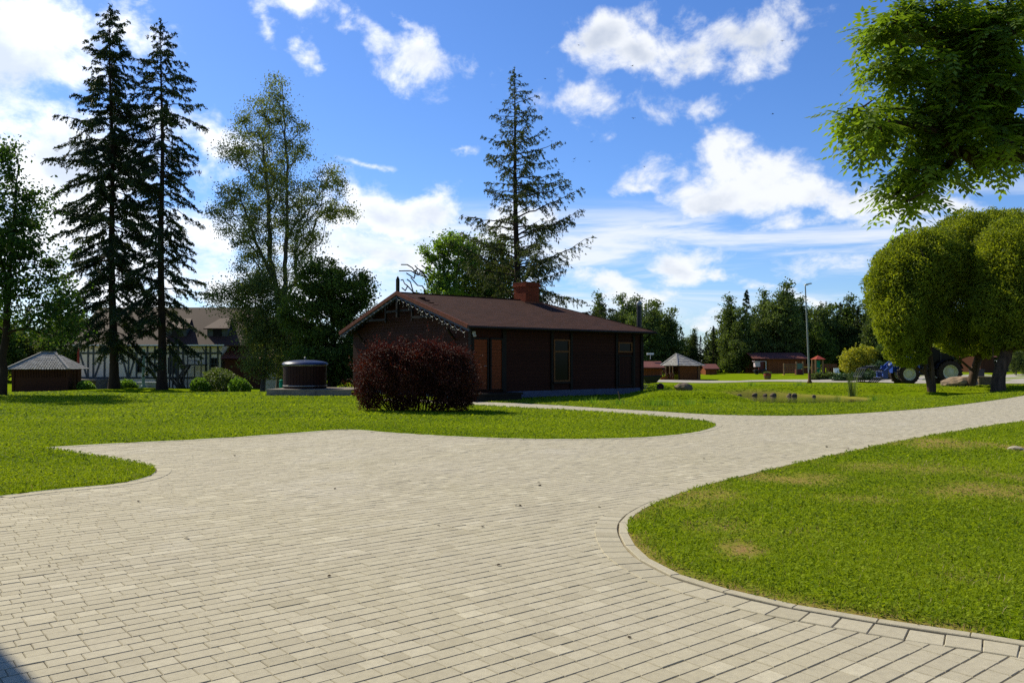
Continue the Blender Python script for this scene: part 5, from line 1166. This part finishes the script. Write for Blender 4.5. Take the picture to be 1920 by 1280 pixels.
    tree_obj('linden_tree', b, [[(0, 0, 0), (.1, 0, 4), (.2, 0, 9)]], E, 230, 75, L['oak'], M['barkdark'], 15, r_base=.22, Lf=.19, Wf=.13, sig=.38, shell=.1, label='darker green tree between the bright tree and the thin spruce')
broadleaf()

def willow(base, trunks, E, n, seed, label, Lf=.22, Wf=.075, r_base=.28):
    rs = np.random.default_rng(seed); root = empty('willow_tree', base, 0, label, 'tree'); E = np.array(E, float)
    t = ellpts(E, 90, rs, .3); A, par, rad, k, ch = skeleton(trunks, t, r_base, rs, .5, .5); rad = np.maximum(rad, .015); rad[0] *= 1.3; rad[1] *= 1.12
    b = MB(); limbs(b, A, par, rad, k, ch, 9); b.build('trunk', M['willowbark'], root, smooth=True)
    area = E[:, 3] * E[:, 5] + E[:, 4] * E[:, 5]; idx = rs.choice(len(E), n, p=area / area.sum()); u = rnd_unit(n, rs)
    lump = 1 + .03 * np.sin(u[:, 0] * 5 + idx * 1.3) * np.sin(u[:, 2] * 4.5 + idx) + .055 * np.sin(u[:, 0] * 9 + idx * 2.1) * np.sin(u[:, 1] * 8 + idx) + .05 * np.sin(u[:, 2] * 11 + u[:, 0] * 8 + idx) + .035 * np.sin(u[:, 0] * 23 + u[:, 2] * 19)
    r = (1 - .30 * rs.random(n) ** 1.3) * lump + rs.normal(0, .012, n) + .05 * (rs.random(n) < .05) * rs.random(n); C = E[idx, :3] + u * r[:, None] * E[idx, 3:6]
    keep = np.ones(n, bool)
    for j in range(len(E)):
        e = E[j]; dd = np.sqrt((((C - e[:3]) / e[3:6]) ** 2).sum(1)); keep &= ~((dd < .50) & (idx != j))
    C, u = C[keep], u[keep]
    val = np.clip(.45 + .22 * np.sin(C[:, 0] * 2.3 + C[:, 2] * 1.7) * np.sin(C[:, 1] * 2 + C[:, 2] * 2.9) + rs.normal(0, .2, len(C)), 0, 1); up = u.copy(); up[:, 2] += .35
    b = MB(); leaves(b, C, Lf, Wf, rs, val, 0, up, .8); b.build('crown', L['willow'], root); return root
def willows():
    Y = 51.5; b = at(1747, 727, Y); b.z = Hs(b.x, Y)
    E = [ell(1698, 545, 72, 88, Y, b, 2.6), ell(1738, 498, 74, 72, Y, b, 2.8), ell(1712, 520, 72, 78, Y, b, 2.8), ell(1672, 600, 42, 60, Y, b, 2.0, dy=-1.0), ell(1700, 655, 38, 34, Y, b, 1.6), ell(1724, 600, 50, 50, Y, b, 2.2)]
    willow(b, [[(0, 0, -.1), (.05, 0, 1.2), (-.05, .1, 2.8), (.05, .1, 5)], [(0, 0, .1), (-.35, .1, 1.4), (-.35, .1, 3)]], E, 95000, 1, 'round yellow green willow leaning left, leftmost of the three', r_base=.19)
    Y = 53.5; b = at(1818, 724, Y); b.z = Hs(b.x, Y)
    E = [ell(1820, 480, 80, 85, Y, b, 3.0), ell(1870, 460, 70, 68, Y, b, 3.0), ell(1790, 548, 66, 84, Y, b, 2.6, dy=-2.6), ell(1865, 570, 60, 84, Y, b, 2.6, dy=-1.2), ell(1825, 612, 46, 34, Y, b, 2.0), ell(1788, 628, 44, 40, Y, b, 1.8, dy=-.6), ell(1845, 640, 40, 30, Y, b, 1.8)]
    willow(b, [[(0, 0, -.1), (.5, 0, 1.4), (.9, 0, 3), (1.0, 0, 5.2)]], E, 120000, 2, 'biggest domed willow in the middle, its trunk dark behind the boulder', r_base=.25)
    Y = 48.5; b = at(1872, 729, Y); b.z = Hs(b.x, Y)
    E = [ell(1900, 500, 70, 90, Y, b, 2.8), ell(1950, 520, 70, 110, Y, b, 2.8), ell(1880, 575, 58, 58, Y, b, 2.4), ell(1935, 612, 66, 44, Y, b, 2.4), ell(1890, 625, 40, 34, Y, b, 1.8), ell(1985, 590, 60, 70, Y, b, 2.4)]
    willow(b, [[(0, 0, -.1), (.05, 0, 1.2), (.55, 0, 2.4), (1.1, 0, 3.6), (1.3, 0, 5)], [(0, 0, 1.0), (-.3, .1, 2.2), (-.2, .1, 3.6)]], E, 90000, 3, 'rightmost willow with thick forked trunk at the picture edge', r_base=.34)
willows()

def ash():
    rs = np.random.default_rng(8); base = Vector((12.6, 14.2, 0.0)); root = empty('ash_tree', base, 0, 'near ash tree whose leafy boughs hang into the top right corner', 'tree')
    T = []
    near = [(1600, 215, 42, 30, 12.6), (1640, 235, 38, 40, 12.8), (1618, 260, 20, 36, 12.6), (1640, 60, 46, 36, 13.2), (1655, 120, 45, 34, 12.8), (1700, 40, 60, 50, 13.4), (1720, 130, 60, 45, 13.0), (1700, 200, 60, 36, 13.0), (1705, 320, 46, 42, 12.6), (1695, 372, 22, 30, 12.6), (1760, 270, 55, 45, 13), (1790, 60, 70, 60, 13.6), (1800, 160, 65, 55, 13.2), (1770, 220, 60, 40, 13.0), (1860, 90, 65, 90, 13.2), (1870, 200, 60, 50, 13.2), (1855, 285, 50, 22, 13), (1905, 255, 40, 50, 13.4), (1740, 335, 50, 22, 12.8), (1900, 20, 60, 40, 13.5), (1740, 10, 70, 25, 13.4)]
    for (px, py, rx, ry, Y) in near:
        if px < 1750: rx *= .72; ry *= .66
        n = int(rx * ry / 95) + 4; k = Y / F; c = np.array(at(px, py, Y) - base); u = rnd_unit(n, rs) * (rs.random(n) ** .4)[:, None]; T.append(c + u * np.array((rx * k, .7, ry * k)))
    far = [(.2, .5, 6.6, 3.4, 3.2, 2.6), (-1.2, 1.5, 8.6, 3.4, 3.0, 2.2), (2.5, 0, 7, 2.5, 3, 2.5)]
    T2 = ellpts([(*f, 1) for f in far], 36, rs, .3); px = (T2[:, 0] + base.x) / (T2[:, 1] + base.y); zz = (T2[:, 2] - EYE) / (T2[:, 1] + base.y); T2 = T2[(px > .66) | (zz > .48)]
    Tn = np.concatenate(T); t = np.concatenate([Tn, T2])
    A, par, rad, k, ch = skeleton([[(0, 0, 0), (-.1, 0, 2), (-.2, 0, 4), (-.3, 0, 6), (-.5, 0, 9)], [(-.15, 0, 3), (-1.6, -.4, 3.9), (-3.2, -.6, 4.1)], [(-.2, 0, 4.4), (-2, -.4, 5.6), (-4, -.6, 6.2)], [(-.3, 0, 6), (-2.2, -.2, 7.2), (-4.6, -.4, 7.6)]], t, .24, rs, .35, .2)
    rad = np.maximum(rad, .007); b = MB(); limbs(b, A, par, rad, k, ch, 7); b.build('trunk', M['bark'], root, smooth=True)
    B = MB()
    def compound(centers, per, lf):
        n = len(centers) * per; c = np.repeat(centers, per, 0) + rs.normal(0, .09, (n, 3)); a = rs.random(n) * 2 * np.pi; pitch = rs.normal(-.25, .35, n)
        d = np.stack([np.cos(a) * np.cos(pitch), np.sin(a) * np.cos(pitch), np.sin(pitch)], 1); side = np.stack([-np.sin(a), np.cos(a), rs.normal(0, .25, n)], 1); side /= np.linalg.norm(side, axis=1, keepdims=True)
        upv = np.cross(side, d); Lr = lf * 3.0 * (.8 + .4 * rs.random(n)); val = np.clip(np.repeat(rs.normal(.5, .18, len(centers)), per) + rs.normal(0, .12, n), 0, 1)
        for j in range(9):
            if j == 8: s = 1.0; ld = d; o_ = 0
            else: s = .25 + .68 * (j // 2) / 3.4; sg = 1 if j % 2 else -1; ld = d * .55 + side * sg * .85; o_ = sg
            ld = ld + np.array((0, 0, -.30)); ld = ld / np.linalg.norm(ld, axis=1, keepdims=True)
            st = c + d * (Lr * s)[:, None] + np.stack([0 * Lr, 0 * Lr, -.25 * Lr * s * s], 1); wv_ = np.cross(ld, upv); wv_ /= np.linalg.norm(wv_, axis=1, keepdims=True); ll = lf * (.85 + .3 * rs.random(n))[:, None]; ww = ll * .23
            V = np.stack([st, st + ld * ll * .4 - wv_ * ww, st + ld * ll, st + ld * ll * .4 + wv_ * ww], 1); B.add(V.reshape(-1, 3), (np.arange(n) * 4)[:, None] + np.array([[0, 1, 2, 3]]), np.clip(val + rs.normal(0, .06, n), 0, 1))
    compound(Tn, 6, .135); compound(T2, 5, .12); B.build('crown', L['ash'], root)
ash()

# ---- woodland behind: kinds built once, then copied
def woods():
    rs = np.random.default_rng(77); protos = {}
    def leafy(name, seed, ht, w, m, ncl=150, nl=46, narrow=False):
        o = empty(name, (0, 0, 0), 0, 'x', 'tree'); E = []
        k = 7
        for i in range(k):
            t = i / (k - 1); r = w * ((math.sin(math.pi * (.12 + .80 * (1 - t) ** 1.0)) ** .8) if not narrow else (.22 + .85 * (1 - t) ** .75)) * (.8 + .4 * rs.random()); E.append((rs.normal(0, w * .22), rs.normal(0, w * .2), ht * (.16 + .74 * t), r, r, ht * (.13 if not narrow or i < k - 2 else .16), 1))
        tree_obj(name, None, [[(0, 0, 0), (0, 0, ht * .5), (.1, 0, ht * .9)]], E, ncl, nl, m, M['barkgrey'], seed, r_base=.25, Lf=.42, Wf=.28, sig=.55, shell=.4, seg=1.2, droop=.5, root=o); return o
    protos['a'] = leafy('birch_tree', 1, 15, 2.9, L['wood'], 200, 52, True); protos['b'] = leafy('birch_tree', 2, 15, 2.3, L['wood'], 180, 52, True); protos['c'] = leafy('alder_tree', 3, 13, 3.6, L['wood'], 190, 52); protos['f'] = leafy('alder_tree', 5, 12, 4.2, L['oak'], 200, 52)
    protos['s'] = spruce_obj(Vector((0, 0, 0)), 15, spr_prof([(.05, 2.6), (.3, 2.4), (.7, 1.4), (1, .2)]), .8, 31, L['woodd'], M['barkdark'], 'x', nb=110, card=.5, dens=.7, r=.2, sag=.25, gap=.05)
    protos['t'] = spruce_obj(Vector((0, 0, 0)), 14, spr_prof([(.05, 2.2), (.3, 2.0), (.7, 1.1), (1, .2)]), .8, 35, L['woodd'], M['barkdark'], 'x', nb=90, card=.5, dens=.7, r=.2, sag=.3, gap=.1)
    hts = {'a': 15, 'b': 15, 'c': 13, 'f': 12, 's': 15, 't': 14}; used = set()
    def put(kind, px, pyt, Y, label, group, wide=1.0):
        p = at(px, 690, Y); g = Hs(p.x, Y) - .1; h = at(px, pyt, Y).z - g; s = h / hts[kind]; src = protos[kind]
        o = src if kind not in used else copy_tree(src)
        used.add(kind); o.location = (p.x, Y, g); o.rotation_euler = (0, 0, rs.random() * 6.28); o.scale = (s * wide, s * wide, s); tag(o, label, 'tree', group)
    G1 = 'trees of the wood behind the bath house corner'; G2 = 'trees of the wood behind the cabin and playground'; G3 = 'trees at the far left behind the hut'; G4 = 'low far trees in the gap of the wood'
    ORD = ['leftmost', 'second', 'third', 'fourth', 'fifth', 'sixth', 'seventh', 'eighth', 'ninth', 'tenth', 'eleventh', 'twelfth', 'thirteenth']
    KN = {'a': 'tall birch', 'b': 'slim birch', 'c': 'broad leafy tree', 'f': 'dark bushy tree', 's': 'pointed spruce', 't': 'thin dark spruce'}
    def row(lst, y0, yr, where, group, wide):
        lst = sorted(lst)
        for i, (px, py, kd) in enumerate(lst): put(kd, px, py, y0 + rs.random() * yr, KN[kd] + (', ' + ORD[i] + (' from the left' if i else '') if i < len(lst) - 1 else ', rightmost') + ' ' + where, group, wide)
    put('b', 1127, 555, 118, 'lone slender tree standing clear right of the thin spruce', G1)
    row([(1176, 551, 'a'), (1190, 562, 'b'), (1208, 562, 'a'), (1228, 572, 'b'), (1246, 576, 'a'), (1200, 590, 'c'), (1238, 600, 'c'), (1255, 600, 'b'), (1165, 585, 'c')], 112, 14, 'in the wood above the bath house corner', G1, 1.15)
    row([(1277, 612, 's'), (1300, 619, 'b'), (1325, 622, 's'), (1314, 630, 't'), (1290, 632, 'c'), (1338, 612, 't'), (1268, 628, 't'), (1334, 640, 'c')], 122, 12, 'in the low gap of the treeline', G4, 1.0)
    row([(1352, 578, 'a'), (1372, 560, 'b'), (1400, 545, 's'), (1385, 575, 'a'), (1412, 580, 'b'), (1438, 550, 'b'), (1472, 535, 'b'), (1460, 560, 'c'), (1484, 545, 'a'), (1500, 562, 'b'), (1425, 600, 'c'), (1448, 590, 't')], 116, 12, 'in the wood between gazebo and lamp post', G2, 1.05)
    row([(1535, 573, 'c'), (1555, 575, 'f'), (1577, 568, 's'), (1592, 560, 'b'), (1610, 575, 't'), (1622, 556, 'a'), (1640, 560, 'b'), (1530, 610, 'f'), (1565, 610, 'f'), (1600, 600, 'c')], 120, 12, 'in the wood between lamp post and willows', G2, 1.1)
    row([(1660, 600, 'c'), (1690, 590, 'a'), (1730, 600, 'f'), (1775, 605, 'c'), (1815, 600, 'a'), (1850, 610, 'f'), (1890, 600, 'c'), (1930, 605, 'b')], 128, 8, 'of the far trees glimpsed behind the willows', 'trees behind the willows', 1.3)
    row([(1905, 655, 'c'), (1925, 640, 'a')], 95, 4, 'of two beside the far road at the right edge', 'small trees at the right edge', 1.0)
    row([(-30, 590, 'f'), (10, 600, 'c'), (50, 575, 's'), (85, 565, 't'), (100, 600, 'f'), (130, 585, 'c'), (70, 620, 'f'), (25, 625, 'c'), (155, 605, 'f'), (-5, 560, 's'), (180, 590, 'c'), (125, 640, 'f')], 100, 16, 'behind the grey roofed hut', G3, 1.3)
    row([(560, 640, 'c'), (610, 640, 'f'), (660, 630, 'f'), (700, 640, 'c'), (530, 650, 'f')], 92, .1, 'far behind the hot tub', 'trees behind the hot tub', 1.3)
    for i, (x, y, kd, sc) in enumerate(((-21, -13, 'f', 1.3), (-13, -17, 'c', 1.3), (-5, -19, 'f', 1.35), (3, -18, 'c', 1.4), (11, -19, 'f', 1.3), (19, -15, 'c', 1.3), (27, -9, 'f', 1.3))):  # unseen trees added to cut the sky light on the shaded walls
        o = copy_tree(protos[kd]); o.location = (x, y, 0); o.scale = (sc, sc, sc); o.rotation_euler = (0, 0, i * 1.3); tag(o, KN[kd] + ', ' + ORD[i] + ' of the unseen row added behind the viewer to cut sky light', 'tree', 'unseen trees added behind the viewer to cut sky light')
    row([(1660, 640, 'f'), (1690, 650, 'f')], 76, .1, 'of two low trees between golden bush and tractor', 'low trees behind the tractor', 1.0)
woods()

# ------------------------------------------------------------------ shrubs
def shrubs():
    b = gp(775, 770); b = Vector((at(775, 770, 26.6).x, 26.6, 0)); Y = 26.6
    E = [ell(710, 695, 48, 46, Y, b, .9), ell(765, 700, 62, 58, Y, b, 1.1), ell(830, 700, 60, 56, Y, b, 1.1), ell(868, 712, 32, 46, Y, b, .8), ell(740, 675, 40, 32, Y, b, .8), ell(815, 675, 56, 34, Y, b, .9), ell(760, 735, 46, 34, Y, b, .8), ell(850, 738, 40, 30, Y, b, .8), ell(686, 735, 22, 34, Y, b, .5), ell(700, 752, 20, 18, Y, b, .5), ell(752, 756, 26, 16, Y, b, .6), ell(825, 757, 26, 14, Y, b, .6), ell(866, 752, 20, 18, Y, b, .6), ell(722, 660, 30, 18, Y, b, .6), ell(800, 655, 26, 18, Y, b, .6), ell(852, 668, 26, 16, Y, b, .6)]
    shrub_obj('barberry_bush', b, E, 60000, L['barberry'], M['barkdark'], 4, 'wide dark red leaved bush on the lawn in front of the bath house', .060, .036, stems=26, spikes=130, shell=.5, bump=.22)
    reed = None
    for (px, py, w_, h_, Y, key, lb, n) in ((160, 731, 15, 10, 72, 'shrub', 'small bright green bush just right of the grey roofed hut', 2600), (238, 729, 16, 10, 69, 'shrub', 'small bright green bush between the tallest spruce and the pole', 2600), (374, 729, 18, 13, 66, 'shrub', 'bright green bush at the foot of the outside stair', 3000), (412, 729, 36, 22, 68, 'hedge', 'large olive green bush in front of the right end of the timbered building', 7000), (448, 729, 20, 14, 64, 'shrub', 'bright green bush right of the large olive bush', 3000)):
        p = at(px, py, Y); g = Hs(p.x, Y); bb = Vector((p.x, Y, g)); k = Y / F
        shrub_obj('garden_bush', bb, [(0, 0, h_ * k * .8, w_ * k, w_ * k, h_ * k * 1.15), (w_ * k * .4, .2, h_ * k * .6, w_ * k * .7, w_ * k * .6, h_ * k * .8)], n, L[key], M['bark'], int(px), lb, .15, .10, group='garden bushes by the timbered building', stems=5, shell=.7, bump=.1)
    Y = 76.0; p = at(1612, 700, Y); bb = Vector((p.x, Y, Hs(p.x, Y)))
    shrub_obj('golden_bush', bb, [ell(1600, 675, 24, 22, Y, bb, 1.1), ell(1622, 665, 24, 18, Y, bb, 1.1), ell(1607, 690, 28, 18, Y, bb, 1.2), ell(1638, 672, 12, 10, Y, bb, .7)], 9000, L['golden'], M['bark'], 71, 'bright yellow leaved bush behind the junipers', .17, .10, shell=.55, bump=.12, spikes=20)
    for i, (px, py, w_, h_, Y, key, lb) in enumerate(((1535, 703, 17, 8, 74, 'hedge', 'low yellow green shrub behind the pale stones'), (1560, 704, 15, 7, 74, 'hedge', 'low olive shrub between the stones and the junipers'), (1585, 707, 24, 8, 70, 'juniper', 'spreading blue green juniper left of the reeds'), (1622, 705, 28, 9, 70, 'juniper', 'spreading blue green juniper below the golden bush'), (1650, 690, 22, 20, 74, 'juniper', 'dark green shrub between the golden bush and the tractor'))):
        p = at(px, 712, Y); bb = Vector((p.x, Y, Hs(p.x, Y))); k = Y / F
        shrub_obj('low_shrub', bb, [(0, 0, h_ * k * .6, w_ * k, w_ * k * .7, h_ * k * 1.1), (w_ * k * .5, .3, h_ * k * .5, w_ * k * .6, w_ * k * .5, h_ * k * .8)], 4200, L[key], M['bark'], 200 + i, lb, .16, .07, group='shrubs of the bed beside the far path', stems=4, shell=.5, bump=.15, spikes=14)
shrubs()

# ------------------------------------------------------------------ small leaves and crumbs on the paving, birds
def bits():
    rs = random.Random(6)
    for (px, py) in ((440, 855), (260, 941), (92, 1062), (617, 1081), (935, 1060), (975, 949), (968, 948), (1012, 911), (822, 986), (905, 988), (1550, 838), (1590, 842), (628, 917), (740, 870), (1180, 1196), (350, 1010), (1124, 951), (1320, 860), (1010, 905), (795, 905)):
        q = P(px, py); s = .007 + .008 * rs.random() + .0009 * q[1]; b = MB(); a = rs.random() * 6; V = [(s * math.cos(a + t) * (1 + .3 * rs.random()), .7 * s * math.sin(a + t), s * .45 * rs.random()) for t in (0, 1.2, 2.4, 3.6, 4.9)]
        b.poly(V); b.poly([(v[0] * .8, v[1] * .9, v[2] + s * .35) for v in V]); o = b.build('fallen_leaf', M['debris']); o.location = (q[0], q[1], .004); tag(o, 'tiny dark dry leaf crumb on the grey paving', 'leaf', 'leaf crumbs on the paving')
    for i, (px, py, lb) in enumerate(((754, 1187, 'tiny weed sprouting between the near pavers left of the centre'), (1125, 1218, 'tiny weed between the pavers at the bottom right of centre'), (300, 884, 'thin weed at the tip of the left grass patch'), (1132, 950, 'tiny weed in the joint left of the curved kerb'), (22, 1105, 'tiny weed by the left edge of the picture'))):
        o = reeds(px, py, 'weed', 9, .045, lb, .02, 'shrub', 90 + i, .006); o['category'] = 'weed'
    def bird(px, py, Y, span, label, bank=0, head=0):
        p = at(px, py, Y); o = empty('bird', p, head, label, 'bird', 'birds flying over the garden'); s = span; b = MB()
        b.tube([(-.30 * s, 0, 0), (-.18 * s, 0, .02 * s), (0, 0, 0), (.16 * s, 0, .0), (.24 * s, 0, .02 * s)], [.008 * s, .045 * s, .065 * s, .045 * s, .012 * s], 7); b.add([(-.25 * s, 0, 0), (-.45 * s, -.07 * s, 0), (-.45 * s, .07 * s, 0)], [(0, 1, 2)]); b.build('body', M['bird'], o, smooth=True)
        for sg in (-1, 1):
            b = MB(); b.add([(.1 * s, sg * .03 * s, .02 * s), (.06 * s, sg * .26 * s, .12 * s), (-.10 * s, sg * .5 * s, .06 * s), (-.06 * s, sg * .24 * s, .10 * s), (-.08 * s, sg * .03 * s, .02 * s)], [(0, 1, 3), (1, 2, 3), (0, 3, 4)]); b.build('wing', M['bird'], o)
        o.rotation_euler = (bank, 0, head)
    B_ = [(1085, 85), (1186, 124), (1022, 148), (921, 192), (1188, 222), (1449, 214), (1467, 77), (1034, 265), (1060, 269), (1110, 266), (1077, 298), (1105, 303), (1076, 303), (1208, 313), (1048, 318), (1056, 325)]
    for i, (px, py) in enumerate(B_): bird(px, py, 46 + rs.random() * 14, .30, 'tiny dark swallow flying in the blue sky right of the thin spruce', rs.uniform(-.5, .5), rs.uniform(0, 6.28))
    bird(1576, 179, 30, .26, 'nearest dark bird flying close to the left tips of the ash boughs', .5, 1.2)
bits()

# ------------------------------------------------------------------ building to the left, out of the picture, whose eave shades the paving corner
def shade_house():
    c = P(40, 1250); h = 6.0; d = Vector((S.x, S.y, 0)) * (h / S.z); o_ = Vector((c[0], c[1], 0)) + Vector((d.x, d.y, 0)); e = Vector((.70, -.714, 0)); n = Vector((-.714, -.70, 0))
    root = empty('neighbour_house', (o_.x, o_.y, 0), math.atan2(e.y, e.x), 'tall house beside the near left corner of the paving, casting the corner shadow', 'house')
    # local x along eave, local -y away from the paving
    b = MB(); b.box(-9, 1.2, -4.5, 0, h - .12, h); b.build('roof', M['tile'], root); b = MB(); b.box(-8.6, -2.6, -4.2, -1.0, -.1, h - .12); b.build('wall', M['render'], root)
shade_house()
